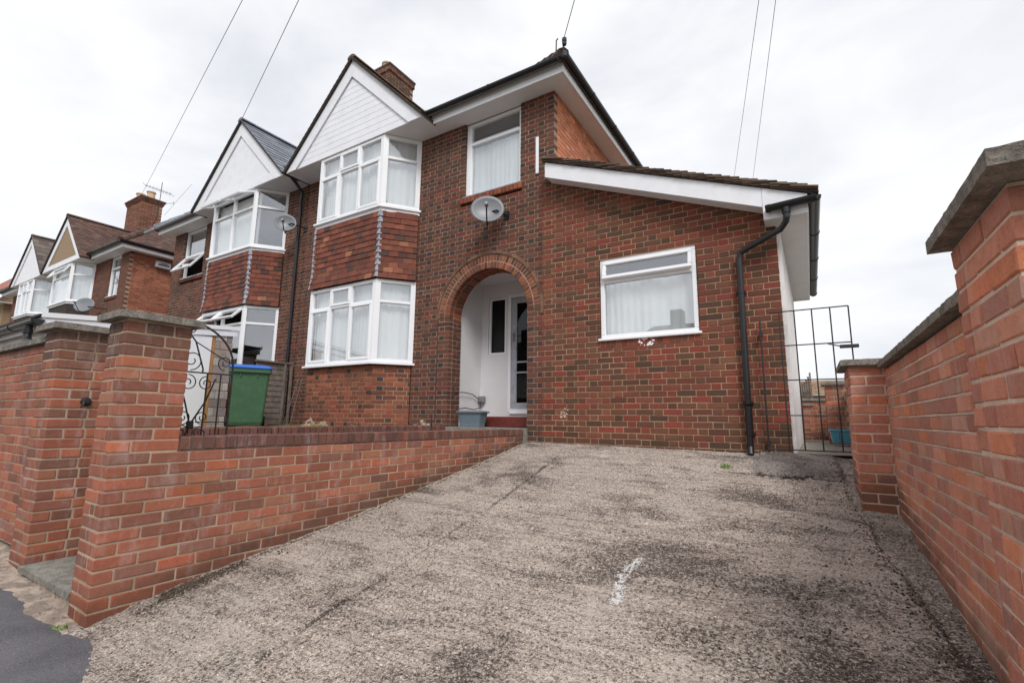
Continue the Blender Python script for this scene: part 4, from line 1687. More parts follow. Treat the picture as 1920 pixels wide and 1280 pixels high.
    # white apron under the upper sill
    mb = MB()
    a2, b2, c2, d2 = bay_plan(-0.006)
    mb.prism([(*a2, SILL2 - .10), (*b2, SILL2 - .10), (*c2, SILL2 - .10), (*d2, SILL2 - .10), (SR, FY, SILL2 - .10), (SL, FY, SILL2 - .10)], (0, 0, 0.062))
    mb.build('apron_board', 'paint', th)
    # floor inside the bay, so no light comes through the tile hanging
    # ---- small window
    window(th, 'window', (SW[0], FY + 0.045, SW[2]), (1, 0, 0), (0, -1, 0), SW[1] - SW[0], SW[3] - SW[2], [1], opt.get('small_mid', (SW[3] - SW[2]) * 0.72), fr=0.05,
           kinds=opt.get('small_kinds', {}), curtain=opt.get('small_curtain', 'net'), cgap=0.12, cdrop=opt.get('small_cdrop', 0.36), jamb=(0.10, 0.05) if main else (None, None))
    mb = MB()
    mb.box(SW[0] - .03, SW[1] + .03, FY - 0.018, FY + .045, SW[2] - .012, SW[2] + 0.012, b=.004)
    mb.build('window_sill', 'lead' if main else 'upvc', th)

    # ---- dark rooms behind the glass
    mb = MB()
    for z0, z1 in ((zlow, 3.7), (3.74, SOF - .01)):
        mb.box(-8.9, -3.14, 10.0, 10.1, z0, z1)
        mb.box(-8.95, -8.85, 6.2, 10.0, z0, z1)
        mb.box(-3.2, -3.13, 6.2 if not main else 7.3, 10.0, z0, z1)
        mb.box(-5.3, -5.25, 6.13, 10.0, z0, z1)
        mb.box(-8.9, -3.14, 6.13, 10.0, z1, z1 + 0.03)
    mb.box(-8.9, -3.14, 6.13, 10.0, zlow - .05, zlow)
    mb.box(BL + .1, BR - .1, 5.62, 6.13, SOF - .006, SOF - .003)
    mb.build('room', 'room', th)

    # ---- gable
    zg = SOF
    ax_, az = GXC, 8.10
    th_pl = 0.026
    mb = MB()
    mb.prism([(GXC - 1.58, GY + .055, zg + .01), (GXC + 1.58, GY + .055, zg + .01), (GXC, GY + .055, 7.79)], (0, 0.04, 0))
    gw = mb.build('gable', 'paint', th)
    style = opt.get('gable', 'planks')
    if style == 'planks':
        n = 12
        hh = (7.77 - zg - .005)
        for i in range(n):
            z0, z1 = zg + .005 + hh * i / n, zg + .005 + hh * (i + 1) / n - 0.002
            w0, w1 = 1.585 * (1 - (z0 - zg) / (7.78 - zg)), 1.585 * max(0.004, 1 - (z1 - zg) / (7.78 - zg))
            mb = MB()
            y = GY + .030
            zb_ = z1 - 0.004
            wb = 1.585 * max(0.004, 1 - (zb_ - zg) / (7.78 - zg))
            V = [(GXC - w0, y, z0), (GXC + w0, y, z0), (GXC + wb, y + .002, zb_), (GXC - wb, y + .002, zb_), (GXC - w1, y + .003, z1), (GXC + w1, y + .003, z1),
                 (GXC - w0, y + .024, z0), (GXC + w0, y + .024, z0), (GXC + w1, y + .024, z1), (GXC - w1, y + .024, z1)]
            F = [[0, 1, 2, 3], [3, 2, 5, 4], [4, 5, 8, 9], [6, 9, 8, 7], [0, 6, 7, 1], [0, 3, 4, 9, 6], [1, 7, 8, 5, 2]]
            mb.add(V, F)
            mb.build('plank', opt.get('plank_mat', 'paint'), gw)
    else:
        mb = MB()
        mb.prism([(GXC - 1.57, GY + .032, zg + .01), (GXC + 1.57, GY + .032, zg + .01), (GXC, GY + .032, 7.77)], (0, 0.02, 0))
        mb.build('panel', style, gw)
    # bottom rail on some gables
    if opt.get('rail', False):
        mb = MB()
        mb.box(GXC - 1.75, GXC + 1.75, GY + .004, GY + .05, zg - .008, zg + .17, b=.005)
        mb.build('rail', 'paint', gw)
    for s in (-1, 1):
        mb = MB()
        pts = [(GXC, GY, az), (GXC + s * GHW, GY, zg - 0.012), (GXC + s * (GHW - .33), GY, zg - 0.012), (GXC, GY, 7.75)]
        mb.prism(pts if s > 0 else pts[::-1], (0, 0.028, 0))
        mb.build('barge_board', 'paint', th)
        mb = MB()
        mb.prism([(GXC, GY + .028, 7.76), (GXC + s * 1.60, GY + .028, zg - .002), (GXC + s * 1.565, GY + .028, zg - .002), (GXC, GY + .028, 7.725)], (0, 0.012, 0))
        mb.build('bead', 'grey_trim', th)

    # ---- eaves: soffits, fascia, gutter
    xr = -2.72
    mb = MB()
    mb.box(GXC - GHW, GXC + GHW - .04, GY + .03, FY + .05, SOF, SOF + 0.014)
    mb.box(GXC + GHW - .04, xr, 5.70, FY + .05, SOF + .001, SOF + 0.014)
    mb.box(-3.03, xr, FY + .05, 12.7, SOF + .001, SOF + 0.014)
    mb.build('soffit', 'soffit', th)
    for bx_ in ((GXC + GHW - .045, xr + .02, 5.682, 5.70), (xr, xr + .02, 5.703, 12.7), (GXC + GHW - .045, GXC + GHW - .02, GY + .028, 5.680), (GXC - GHW + .02, GXC - GHW + .045, GY + .028, 5.9)):
        mb = MB()
        mb.box(*bx_, SOF - .012, SOF + (.16 if bx_[2] > 5.5 else .02), b=.003)
        mb.build('fascia', 'paint', th)
    gm = opt.get('gutter', 'black')
    gutter(th, (GXC + GHW - .10, 5.615, SOF + .185), (opt.get('gutter_to', xr + .09), 5.615, SOF + .175), gm)
    gutter(th, (xr + .085, 5.56, SOF + .175), (xr + .085, 12.7, SOF + .18), gm)

    # ---- roofs
    sl = math.tan(math.radians(40))
    ez = SOF + 0.15
    ridge_y, ex = 9.16, xr + .06
    rz = ez + (ridge_y - 5.60) * sl
    hx = ex - (ridge_y - 5.60)
    mb = MB()
    fr_ = [(-8.995, 5.60, ez), (ex, 5.60, ez), (hx, ridge_y, rz), (-8.995, ridge_y, rz)]
    hp_ = [(ex, 5.60, ez), (ex, 12.72, ez), (hx, ridge_y, rz)]
    bk_ = [(ex, 12.72, ez), (-8.995, 12.72, ez), (-8.995, ridge_y, rz), (hx, ridge_y, rz)]
    for p in (fr_, hp_, bk_):
        mb.prism(p, (0, 0, -0.06))
    # gable roof slabs
    gs = (az - SOF + .012) / GHW
    back = 5.60 + (az - ez) / sl + 0.15
    for s in (-1, 1):
        p = [(GXC, GY - .045, az + .035), (GXC + s * (GHW + .0), GY - .045, az + .035 - gs * (GHW + .0)), (GXC + s * (GHW + .0), 5.75, az + .035 - gs * (GHW + .0)), (GXC, back, az + .035)]
        mb.prism(p if s < 0 else p[::-1], (0, 0, -0.045))
    roof = mb.build('roof', 'roof_slab', th)
    tmat, tpal, tg, tw = opt.get('roof', ('roof_tile', TP_ROOF, 0.11, 0.17))
    mb = MB()
    Vs = math.hypot(ridge_y - 5.60, rz - ez)
    tile_slope(mb, (0, 5.60, ez + .004), (1, 0, 0), (0, ridge_y - 5.60, rz - ez), [(-8.995, 0), (ex, 0), (hx, Vs), (-8.995, Vs)], tg, tw, tpal)
    tile_slope(mb, (ex, 0, ez + .004), (0, 1, 0), (hx - ex, 0, rz - ez), [(5.60, 0), (12.72, 0), (ridge_y, Vs)], tg, tw, tpal)
    for s in (-1, 1):
        e = GXC + s * (GHW + .0)
        e0 = (e, 0, az + .038 - gs * (GHW + .0))
        Lg = math.hypot(GHW + .0, gs * (GHW + .0))
        tile_slope(mb, e0, (0, 1, 0), (-s * (GHW + .0), 0, gs * (GHW + .0)), [(GY - .05, 0), (5.75, 0), (back, Lg), (GY - .05, Lg)], tg, tw, tpal)
    # ridge tiles of the gable roof
    y = GY - .05
    while y < back:
        prof = [(0.11 * math.cos(t), 0.075 * math.sin(t)) for t in np.linspace(0, PI, 7)]
        mb.sweep(prof, (GXC, y, az + .015), (GXC, min(y + .30, back), az + .015), (1, 0, 0), (0, 0, 1), pick(tpal))
        y += 0.31
    mb.build('roof_tiles', tmat, roof, kind='stuff')
    # hip tiles
    mb = MB()
    p0, p1 = np.array([ex, 5.60, ez + .03]), np.array([hx, ridge_y, rz + .03])
    for i in range(14):
        q0, q1 = p0 + (p1 - p0) * (i / 14), p0 + (p1 - p0) * ((i + .96) / 14)
        mb.tube([q0, q1], [0.10, 0.085], 8, pick(tpal))
    mb.build('hip_tiles', tmat, roof, kind='stuff')

    # ---- chimney on the party line
    if opt.get('chimney', False):
        x0, x1, y0, y1, zt = opt['chimney']
        cb = Brickwork(mo, mm)
        cmo = MB()
        pier(cb, cmo, (x0, y0, 0), (1, 0, 0), x1 - x0, y1 - y0, zt - 0.075 * 24, zt, lambda hd, z: pick(opt.get('chim_pal', PAL_MAIN)), 0, 'frl')
        pier(cb, cmo, (x0 - .03, y0 - .03, 0), (1, 0, 0), x1 - x0 + .06, y1 - y0 + .06, zt, zt + .15, lambda hd, z: pick(PAL_MAIN), 0, 'frlb')
        cs = cmo.build('chimney', 'mortar', th)
        cb.finish(cs, 0, mass='brickwork')
        mb = MB()
        mb.prism([(x0 - .045, y0 - .045, zt + .15), (x1 + .045, y0 - .045, zt + .15), (x1 + .045, y1 + .045, zt + .15), (x0 - .045, y1 + .045, zt + .15)], (0, 0, 0.05))
        mb.prism([(x0 + .03, y0 + .03, zt + .20), (x1 - .03, y0 + .03, zt + .20), (x1 - .03, y1 - .03, zt + .20), (x0 + .03, y1 - .03, zt + .20)], (0, 0, 0.05))
        mb.build('flaunching', 'chim_cement', cs)
        for f in (0.27, 0.73):
            mb = MB()
            cy_ = y0 + (y1 - y0) * f
            mb.lathe([(0.0, 0.22), (0.125, .22), (0.125, .30), (0.12, .32), (0.115, .44), (0.135, .45), (0.135, .49), (0.10, .49), (0.10, .3)], ((x0 + x1) / 2, cy_, zt), 18)
            mb.build('chimney_pot', 'pot', cs, smooth=False)
    return th

# ------------------------------------------------------------------ this house
set_house()
us = house(dict(name='brick_house', label='red brick semi-detached house with arched porch, white gable and side extension', main=True, side_from=3.95,
                chim_pal=[((96, 66, 56), 3), ((84, 60, 53), 3), ((110, 72, 58), 2)], chimney=(-9.38, -8.62, 7.75, 8.62, 10.12), group='houses in the street', roof=('roof_tile', TP_ROOF, 0.11, 0.17), gable='planks'))


def part(mb, name, mat, parent=None, **k):
    return mb.build(name, mat, parent if parent is not None else us, **k)


# porch: white walls, step, door and side light
PX0, PX1, PYB, PZF, PZC = -4.985, -3.40, 7.0, 1.12, 3.66
mb = MB()
mb.box(PX0 - .1, PX0, FY + .33, PYB + .1, PZF, PZC)
mb.box(PX1, PX1 + .1, FY + .33, PYB + .1, PZF, PZC)
mb.box(PX0, PX1, FY + .33, PYB + .1, PZC, PZC + .1)
mb.box(PX0, -4.84, PYB, PYB + .1, PZF, PZC)
mb.box(-4.84, -4.47, PYB, PYB + .1, PZF, 2.37)
mb.box(-4.84, -4.47, PYB, PYB + .1, 3.40, PZC)
mb.box(-4.47, -4.415, PYB, PYB + .1, PZF, PZC)
mb.box(-4.415, PX1, PYB, PYB + .1, 3.42, PZC)
mb.box(-4.415, PX1, PYB, PYB + .1, PZF, 1.36)
part(mb, 'porch_wall', 'porch')
# inner face of the front wall round the arch, painted white
mb = MB()
cx, r, zs = -4.195, 0.735, 2.86
n = 24
for i in range(n):
    a0, a1 = PI * i / n, PI * (i + 1) / n
    mb.prism([(cx + (r + .02) * math.cos(a0), FY + .33, zs + (r + .02) * math.sin(a0)), (cx + (r + .02) * math.cos(a1), FY + .33, zs + (r + .02) * math.sin(a1)),
              (cx + (r + .02) * math.cos(a1), FY + .33, PZC), (cx + (r + .02) * math.cos(a0), FY + .33, PZC)], (0, .02, 0))
part(mb, 'porch_lining', 'porch')
mb = MB()
mb.box(-5.0, -3.44, 5.96, 7.0, .80, PZF)
mb.box(-4.75, -3.52, 5.86, 5.97, .80, PZF - .004)
porch_floor = part(mb, 'porch_floor', 'slab')
mb = MB()
mb.box(PX0 + .2, PX1, 6.42, 7.0, PZF, 1.285, b=.012)
part(mb, 'doorstep', 'red_paint')
window(us, 'side_light', (-4.835, PYB + .02, 2.375), (1, 0, 0), (0, -1, 0), 0.36, 1.02, [1], None, fr=0.03, depth=.05, curtain=None)
for o_ in list(bpy.data.objects):
    if o_.name.startswith('pane') and o_.parent and o_.parent.name.startswith('side_light'):
        o_.data.materials[0] = M['dark_glass']
mb = MB()
ring(mb, -4.415, PX1 + .0, 1.36, 3.42, PYB - .01, PYB + .07, 0.055, .006)
mb.box(-4.36, PX1, PYB - .03, PYB + .06, 1.33, 1.365, b=.004)
df = part(mb, 'door_frame', 'upvc')
mb = MB()
dx0, dx1 = -4.355, -3.47
ring(mb, dx0, dx1, 1.415, 3.36, PYB + .015, PYB + .055, 0.105, .006)
mb.box(dx0 + .1, dx1 - .1, PYB + .015, PYB + .055, 2.02, 2.05, b=.004)
mb.box(dx0 + .1, dx1 - .1, PYB + .015, PYB + .055, 2.20, 2.23, b=.004)
door = part(mb, 'door', 'grey_trim')
for z0, z1 in ((1.515, 2.025), (2.045, 2.205), (2.225, 3.26)):
    mb = MB()
    mb.box(dx0 + .1, dx1 - .1, PYB + .03, PYB + .036, z0, z1)
    part(mb, 'pane', 'dark_glass', door)
mb = MB()
mb.box(-4.02, -3.72, PYB + .018, PYB + .03, 2.085, 2.165, b=.004)
part(mb, 'letter_plate', 'alarm', door)
mb = MB()
mb.box(dx0 + .03, dx0 + .07, PYB - .0, PYB + .016, 2.58, 2.74, b=.003)
mb.tube([(dx0 + .05, PYB + .01, 2.69), (dx0 + .05, PYB - .035, 2.69), (dx0 + .15, PYB - .035, 2.69)], 0.009, 8)
part(mb, 'handle', 'meter', door)
mb = MB()
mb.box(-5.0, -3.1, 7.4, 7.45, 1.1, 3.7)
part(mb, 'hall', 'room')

# label moulding over the arch: a narrow run of creasing tile
mb = MB()
R1, R2 = 0.735 + 0.234, 0.735 + 0.282
n = 34
for i in range(n):
    a0, a1 = PI * (-0.03 + 1.06 * i / n), PI * (-0.03 + 1.06 * (i + .985) / n)
    zc = 2.86
    mb.prism([(cx + R1 * math.cos(a0), FY + .03, zc + R1 * math.sin(a0)), (cx + R2 * math.cos(a0), FY + .03, zc + R2 * math.sin(a0)),
              (cx + R2 * math.cos(a1), FY + .03, zc + R2 * math.sin(a1)), (cx + R1 * math.cos(a1), FY + .03, zc + R1 * math.sin(a1))], (0, -.046, 0), pick([((128, 92, 76), 2), ((112, 78, 66), 2), ((140, 106, 88), 1)]))
M['creasing'] = attr_mat('creasing_tile', 0.9, 0.4, 60)
part(mb, 'arch_moulding', 'creasing')

# extension window, vent strip, cables
window(us, 'window', (-2.32, FY + .02, 2.315), (1, 0, 0), (0, -1, 0), 1.25, 1.10, [1], 0.79, fr=.055, kinds={(0, 1): (0.20, 'top')}, curtain='net', cgap=.13, cdrop=.30)
mb = MB()
mb.box(-2.345, -1.035, FY - .035, FY + .02, 2.285, 2.318, b=.006)
part(mb, 'window_sill', 'upvc')
mb = MB()
mb.box(-3.315, -3.265, FY - .028, FY - .002, 4.95, 5.56, b=.006)
part(mb, 'vent_strip', 'upvc')
mb = MB()
mb.tube([(-5.19, FY - .008, 2.84), (-5.165, FY - .008, 2.70), (-5.16, FY - .008, 2.3), (-5.165, FY - .008, 1.9), (-5.16, FY - .008, 1.25)], .006, 6)
part(mb, 'cable', 'cable')

# old render clinging to the foot of the bay, and a splash of white paint under the side window
def blotch(name, mat, pts, y, n, smin, smax, keep=None):
    mb = MB()
    for i in range(n):
        (x0, z0), (x1, z1) = pts
        x, z = random.uniform(x0, x1), z0 + (z1 - z0) * random.random() ** 1.6
        if keep is not None and not keep(x, z):
            continue
        s_ = random.uniform(smin, smax)
        k_ = 6
        ring_ = [(x + s_ * random.uniform(.5, 1.3) * math.cos(2 * PI * q / k_), z + s_ * random.uniform(.4, 1.0) * math.sin(2 * PI * q / k_)) for q in range(k_)]
        yy = y - random.uniform(0.001, 0.004)
        mb.prism([(px, yy, pz) for px, pz in ring_], (0, .006, 0))
    return mb.build(name, mat, us)


M['old_render'] = basic('old_render', lin(190, 168, 150), 0.95, 0.15, 20, 0.5, 90, dirt=lin(130, 104, 88), dirt_amt=0.6, dirt_scale=12)
blotch('render_patch', 'old_render', ((-7.90, 1.08), (-7.15, 1.24)), 5.518, 120, .012, .045, lambda x, z: z < 1.10 + .16 * float(vnoise(np.array(x * 6), np.array(1.0), 61)))
blotch('render_patch', 'old_render', ((-5.62, 1.06), (-4.98, 1.22)), 5.998, 110, .010, .04, lambda x, z: z < 1.08 + .16 * float(vnoise(np.array(x * 7), np.array(2.0), 62)))
blotch('paint_splash', 'upvc', ((-1.80, 2.19), (-1.62, 2.29)), 5.999, 26, .006, .02)
blotch('paint_splash', 'old_render', ((-2.93, 1.28), (-2.80, 1.40)), 5.999, 18, .008, .022)

# ---- extension: barge board, eaves, roof, rendered side
EX0, EZ0 = -3.03, 4.94          # top of the barge board at its high end
SLP = 0.401


def ez_(x):
    return EZ0 - (x - EX0) * SLP


mb = MB()
mb.prism([(EX0, 5.745, ez_(EX0)), (-0.29, 5.745, ez_(-0.29)), (-0.29, 5.745, ez_(-0.29) - .225), (EX0, 5.745, ez_(EX0) - .225)], (0, .025, 0))
part(mb, 'barge_board', 'paint')
mb = MB()
mb.prism([(-0.287, 5.742, ez_(-.287) - .002), (.14, 5.742, ez_(.14)), (.14, 5.742, 3.46), (-0.287, 5.742, 3.46)], (0, .026, 0))
part(mb, 'eaves_end', 'paint')
mb = MB()
mb.prism([(EX0, 5.77, ez_(EX0) - .215), (-0.287, 5.77, ez_(-.287) - .215), (-0.287, 5.98, ez_(-.287) - .215), (EX0, 5.98, ez_(EX0) - .215)], (0, 0, .012))
mb.box(-.287, -.19, 5.768, FY - .005, 3.462, 3.476)
mb.box(-.19, .12, 5.768, 10.1, 3.462, 3.476)
part(mb, 'soffit', 'soffit')
mb = MB()
mb.box(.12, .14, 5.768, 10.1, 3.455, ez_(.14) - .005, b=.003)
mb.box(-.16, .12, 10.08, 10.1, 3.455, ez_(.14) - .005)
part(mb, 'fascia', 'paint')
mb = MB()
mb.prism([(EX0, 5.73, ez_(EX0) + .002), (.2, 5.73, ez_(.2) + .002), (.2, 10.15, ez_(.2) + .002), (EX0, 10.15, ez_(EX0) + .002)], (0, 0, .018))
eroof = part(mb, 'roof', 'roof_slab', label='lean-to roof of the side extension')
mb = MB()
Lr = math.hypot(.2 - EX0, SLP * (.2 - EX0))
# v runs up the slope from the eaves
tile_slope(mb, (.2, 0, ez_(.2) + .022), (0, 1, 0), (EX0 - .2, 0, ez_(EX0) - ez_(.2)), [(5.90, 0), (10.15, 0), (10.15, Lr), (5.90, Lr)], 0.1, 0.17, TP_ROOF)
part(mb, 'roof_tiles', 'roof_tile', eroof, kind='stuff')
TV = []
for k in range(4):
    V, F = CH(0.262, 0.20, 0.013, 0.003)
    V = V + rng.normal(0, .0016, V.shape)
    me = bpy.data.meshes.new('verge_tile')
    me.from_pydata(V.tolist(), [], F)
    me.materials.append(M['tile_obj'])
    TV.append(me)
nv = int(Lr / 0.1)
for i in range(nv):
    for lay_ in (0, 1, 2):
        s = .2 - (i + .9) * 0.1 / Lr * (.2 - EX0)
        o = bpy.data.objects.new('verge_tile', TV[rng.integers(4)])
        c = np.array([s, 5.79 + random.uniform(-.008, .008) + .012 * lay_, ez_(s) + (.066, .046, .028)[lay_] + random.uniform(-.004, .004)])
        o.rotation_euler = (random.uniform(-.01, .01), math.atan(SLP) - .12 + random.uniform(-.02, .02), 0)
        o.color = pick([((112, 90, 80), 3), ((96, 80, 74), 3), ((84, 72, 66), 2), ((128, 104, 88), 1)])
        link(o, eroof, c)
mb = MB()
mb.prism([(-.187, FY + .015, .85), (-.150, FY + .015, .85), (-.118, 10.0, .85), (-.187, 10.0, .85)], (0, 0, 2.62))
mb.box(-3.0, -.15, 9.9, 10.0, .85, 3.7)
part(mb, 'side_wall', 'render', label='white rendered side wall of the extension')
mb = MB()
mb.box(-3.0, -.4, 6.9, 7.0, .85, 4.4)
mb.box(-3.12, -3.02, 6.1, 7.0, .85, 4.6)
part(mb, 'room', 'room')
gutter(us, (.198, 5.66, 3.60), (.198, 10.12, 3.58), 'black')
gutter(us, (-.262, 5.675, 3.575), (.215, 5.675, 3.60), 'black')
mb = MB()
pipe = [(-.065, 5.675, 3.52), (-.065, 5.68, 3.42), (-.075, 5.70, 3.385), (-.13, 5.76, 3.33), (-.50, 5.905, 3.215), (-.565, 5.93, 3.18), (-.578, 5.935, 3.12), (-.585, 5.935, 1.45)]
mb.tube(pipe, .034, 12)
mb.tube([(-.585, 5.935, 1.42), (-.587, 5.935, 1.10)], .039, 12)
mb.tube([(-.587, 5.935, 1.12), (-.588, 5.935, .98), (-.588, 5.91, .90)], [.034, .034, .036], 12)
for z in (2.72, 1.46, 1.12):
    mb.tube([(-.584, 5.935, z - .018), (-.584, 5.935, z + .018)], .041, 12)
    mb.box(-.64, -.53, 5.955, 5.995, z - .015, z + .015)
mb.tube([(-.065, 5.675, 3.53), (-.065, 5.677, 3.47)], .043, 12)
part(mb, 'downpipe', 'black', smooth=False)

# the telephone bracket on the eaves corner
th = thing('wire_bracket', 'dark bracket with insulators for an overhead wire on the eaves corner of the brick house', 'bracket', (-2.62, 5.55, 6.3))
mb = MB()
mb.tube([(-2.64, 5.56, 6.36), (-2.62, 5.53, 6.50), (-2.60, 5.52, 6.62)], .012, 6)
mb.tube([(-2.74, 5.54, 6.50), (-2.735, 5.54, 6.66), (-2.71, 5.54, 6.68)], .010, 6)
mb.build('rod', 'iron', th)
mb = MB()
mb.lathe([(0, -.07), (.03, -.066), (.034, -.03), (.024, -.02), (.034, -.01), (.034, .035), (.02, .045), (0, .046)], (-2.60, 5.52, 6.58), 12)
mb.lathe([(0, -.05), (.03, -.045), (.035, .03), (0, .04)], (-2.60, 5.53, 6.38), 10)
mb.build('insulator', 'cable', th)

dish('satellite_dish', (-4.03, 5.74, 4.43), (0.50, -0.80, 0.08), 0.52, 0.44, (-3.84, 6.0, 4.40), 'grey satellite dish on the brick wall below the small bedroom window', 'satellite dishes')
dish('satellite_dish', (-9.16, 5.64, 5.27), (0.70, -0.68, 0.10), 0.44, 0.38, (-8.98, 6.0, 5.25), 'grey satellite dish beside the black downpipe between the two white bay windows', 'satellite dishes')

# ------------------------------------------------------------------ next door, the other half of the pair
set_house(-1, -18.0)
nb = house(dict(name='neighbouring_house', label='attached red brick house with grey slate gable roof and opened bay window lights', group='houses in the street',
                roof=('slate', TP_SLATE, 0.20, 0.30), gutter='grey_trim', gutter_to=-2.05, cols=[1, 1],
                kf1={(0, 1): (0.75, 'top'), (1, 1): (0.75, 'top')}, ks1={(0, 0): 'sash'}, kf2={(0, 1): (1.12, 'top'), (1, 1): (1.12, 'top')}, ks2={(0, 0): 'sash'},
                small_mid=0.62, small_kinds={(0, 0): (0.62, 'top')}, small_curtain=None, curtain=None, gable='paint', rail=True, n_obj=300))
for o_ in [c for c in nb.children if c.name.startswith('bay_window')]:
    pass
# roller blinds, seen pale through the upper panes
for (x0, x1, y, z0, z1) in ((-11.85, -10.15, 5.63, 4.95, 6.2), (-13.35, -13.35, 0, 0, 0)):
    if x1 > x0:
        mb = MB()
        set_house()
        mb.box(x0, x1, y, y + .01, z0, z1)
        mb.build('blind', 'curtain', nb)
        set_house(-1, -18.0)
set_house()
mb = MB()
dp = [(-9.02, 5.50, 6.42), (-9.04, 5.55, 6.30), (-9.10, 5.78, 6.20), (-9.13, 5.93, 6.10), (-9.15, 5.935, 5.9), (-9.15, 5.935, 1.1)]
mb.tube(dp, .034, 10)
for z in (5.6, 4.2, 2.8, 1.6):
    mb.tube([(-9.15, 5.935, z - .018), (-9.15, 5.935, z + .018)], .041, 10)
mb.build('downpipe', 'black', nb)
gutter(nb, (-8.93, 5.38, 6.40), (-9.15, 5.62, 6.38), 'black', r=.8)

# ------------------------------------------------------------------ the next pair along the street
set_house(1, -15.0, 0, 0.12)
h3 = house(dict(name='semi_detached_house', label='red brick house with roughcast gable panel, red-brown tiled roof and tall chimney', group='houses in the street', bay_base=False, tiles=False, n_obj=0,
                side_pal=PAL_H3, zlow=2.2, roof=('roof_tile', TP_ROOF_RED, 0.11, 0.17), gable='clad', rail=True, cols=[1], kf2={(0, 1): (0.5, 'top')}, curtain='net', small_curtain='drapes', dark_headers=False,
                small_win=(-4.45, -3.62, 4.905, 6.245)))
set_house(-1, -33.0, 0, 0.12)
h4 = house(dict(name='semi_detached_house', label='furthest white-gabled house with dark pantiled roof behind the roughcast-gabled one', group='houses in the street', bay_base=False, tiles=False, n_obj=0,
                zlow=2.2, roof=('roof_tile', TP_PAN, 0.30, 0.30), gable='paint', curtain='net', small_curtain='net', dark_headers=False, cols=[1, 1, 1]))
set_house()
# its chimney, with pots and aerial
cb = Brickwork('brick_obj', 'brick_mesh')
cmo = MB()
HC = (-26.0, -24.45, 8.3, 9.1, 10.6)
pier(cb, cmo, (HC[0], HC[2], 0), (1, 0, 0), HC[1] - HC[0], HC[3] - HC[2], HC[4] - 0.075 * 46, HC[4], lambda hd, z: pick(PAL_CHIM), 0, 'frl')
for i in range(3):
    e = .03 * (i + 1)
    pier(cb, cmo, (HC[0] - e, HC[2] - e, 0), (1, 0, 0), HC[1] - HC[0] + 2 * e, HC[3] - HC[2] + 2 * e, HC[4] + .075 * i, HC[4] + .075 * (i + 1), lambda hd, z: pick(PAL_MAIN), 0, 'frlb')
cs = cmo.build('chimney', 'mortar', h3)
cb.finish(cs, 0)
for f, xx in ((0.35, -25.5), (0.55, -24.85)):
    mb = MB()
    mb.lathe([(.17, 0), (.17, .22), (.15, .25), (.15, .36), (.18, .38), (.18, .43), (.12, .43), (.12, .2)], (xx, HC[2] + (HC[3] - HC[2]) * f, HC[4] + .225), 14)
    mb.build('chimney_pot', 'pot', cs)
mb = MB()
mb.box(-17.995, -17.86, 6.68, 7.12, 6.02, 6.24, b=.02)
al = mb.build('alarm_box', 'alarm', h3)
mb = MB()
mb.box(-17.86, -17.852, 6.74, 7.06, 6.10, 6.15)
mb.box(-17.86, -17.852, 6.80, 7.00, 6.17, 6.19)
mb.build('panel', 'alarm_dark', al)
dish('satellite_dish', (-19.77, 5.6, 4.72), (0.55, -0.75, 0.25), 0.62, 0.5, (-19.3, 6.0, 4.62), 'grey satellite dish showing above the flat garage roof', 'satellite dishes')

th = thing('television_aerial', 'thin metal television aerial on a mast beside the far brick chimney', 'aerial', (-23.8, 8.72, 9.6))
mb = MB()
mb.tube([(-24.2, 8.72, 9.5), (-23.82, 8.72, 9.9), (-23.8, 8.72, 11.45)], .014, 6)
mb.build('mast', 'iron', th)
mb = MB()
a0, a1 = np.array([-24.33, 8.285, 11.27]), np.array([-23.36, 8.96, 10.87])
mb.tube([a0, a1], .010, 5)
for i in range(9):
    p = a0 + (a1 - a0) * (i / 8)
    mb.tube([p + np.array([-.10, -.06, .12]), p - np.array([-.10, -.06, .12])], .006, 4)
mb.tube([(-23.8, 8.74, 10.44), (-23.3, 9.06, 10.49)], .009, 5)
mb.tube([(-23.33, 9.06, 10.58), (-23.27, 9.06, 10.40)], .008, 5)
mb.tube([(-23.71, 8.92, 9.95), (-23.1, 9.15, 10.68), (-22.56, 9.37, 11.34)], .006, 4)
mb.build('boom', 'iron', th)

# far red-roofed house
th = thing('red_roofed_house', 'distant house with a salmon red tiled roof at the far end of the row', 'house', (-40, 10, 1.0), 'houses in the street')
mb = MB()
mb.box(-48, -31.6, 6.05, 13, 1.0, 6.3)
mb.build('wall', 'clad', th)
mb = MB()
mb.box(-48.3, -31.25, 5.62, 5.65, 6.26, 6.44)
mb.build('fascia', 'paint', th)
PAL_SALMON = [((206, 142, 136), 3), ((212, 152, 142), 2), ((194, 130, 126), 2)]
mb = MB()
tile_slope(mb, (0, 5.55, 6.45), (1, 0, 0), (0, 3.5, 4.0), [(-48.3, 0), (-31.2, 0), (-31.9, 5.3), (-48.3, 5.3)], .3, .33, PAL_SALMON)
tile_slope(mb, (0, 13.0, 6.45), (1, 0, 0), (0, -3.95, 4.0), [(-48.3, 0), (-31.2, 0), (-31.9, 5.6), (-48.3, 5.6)], .3, .33, PAL_SALMON)
mb.build('roof', 'redroof', th)
mb = MB()
mb.prism([(-31.6, 5.7, 6.3), (-31.6, 12.9, 6.3), (-31.9, 9.05, 10.2)], (.06, 0, 0))
mb.build('gable', 'clad', th)
mb = MB()
mb.box(-48.2, -31.3, 5.65, 13.0, 6.28, 6.31)
mb.build('soffit', 'soffit', th)
window(th, 'window', (-34.6, 6.02, 4.8), (1, 0, 0), (0, -1, 0), 2.0, 1.3, [1, 1], None, curtain=None)

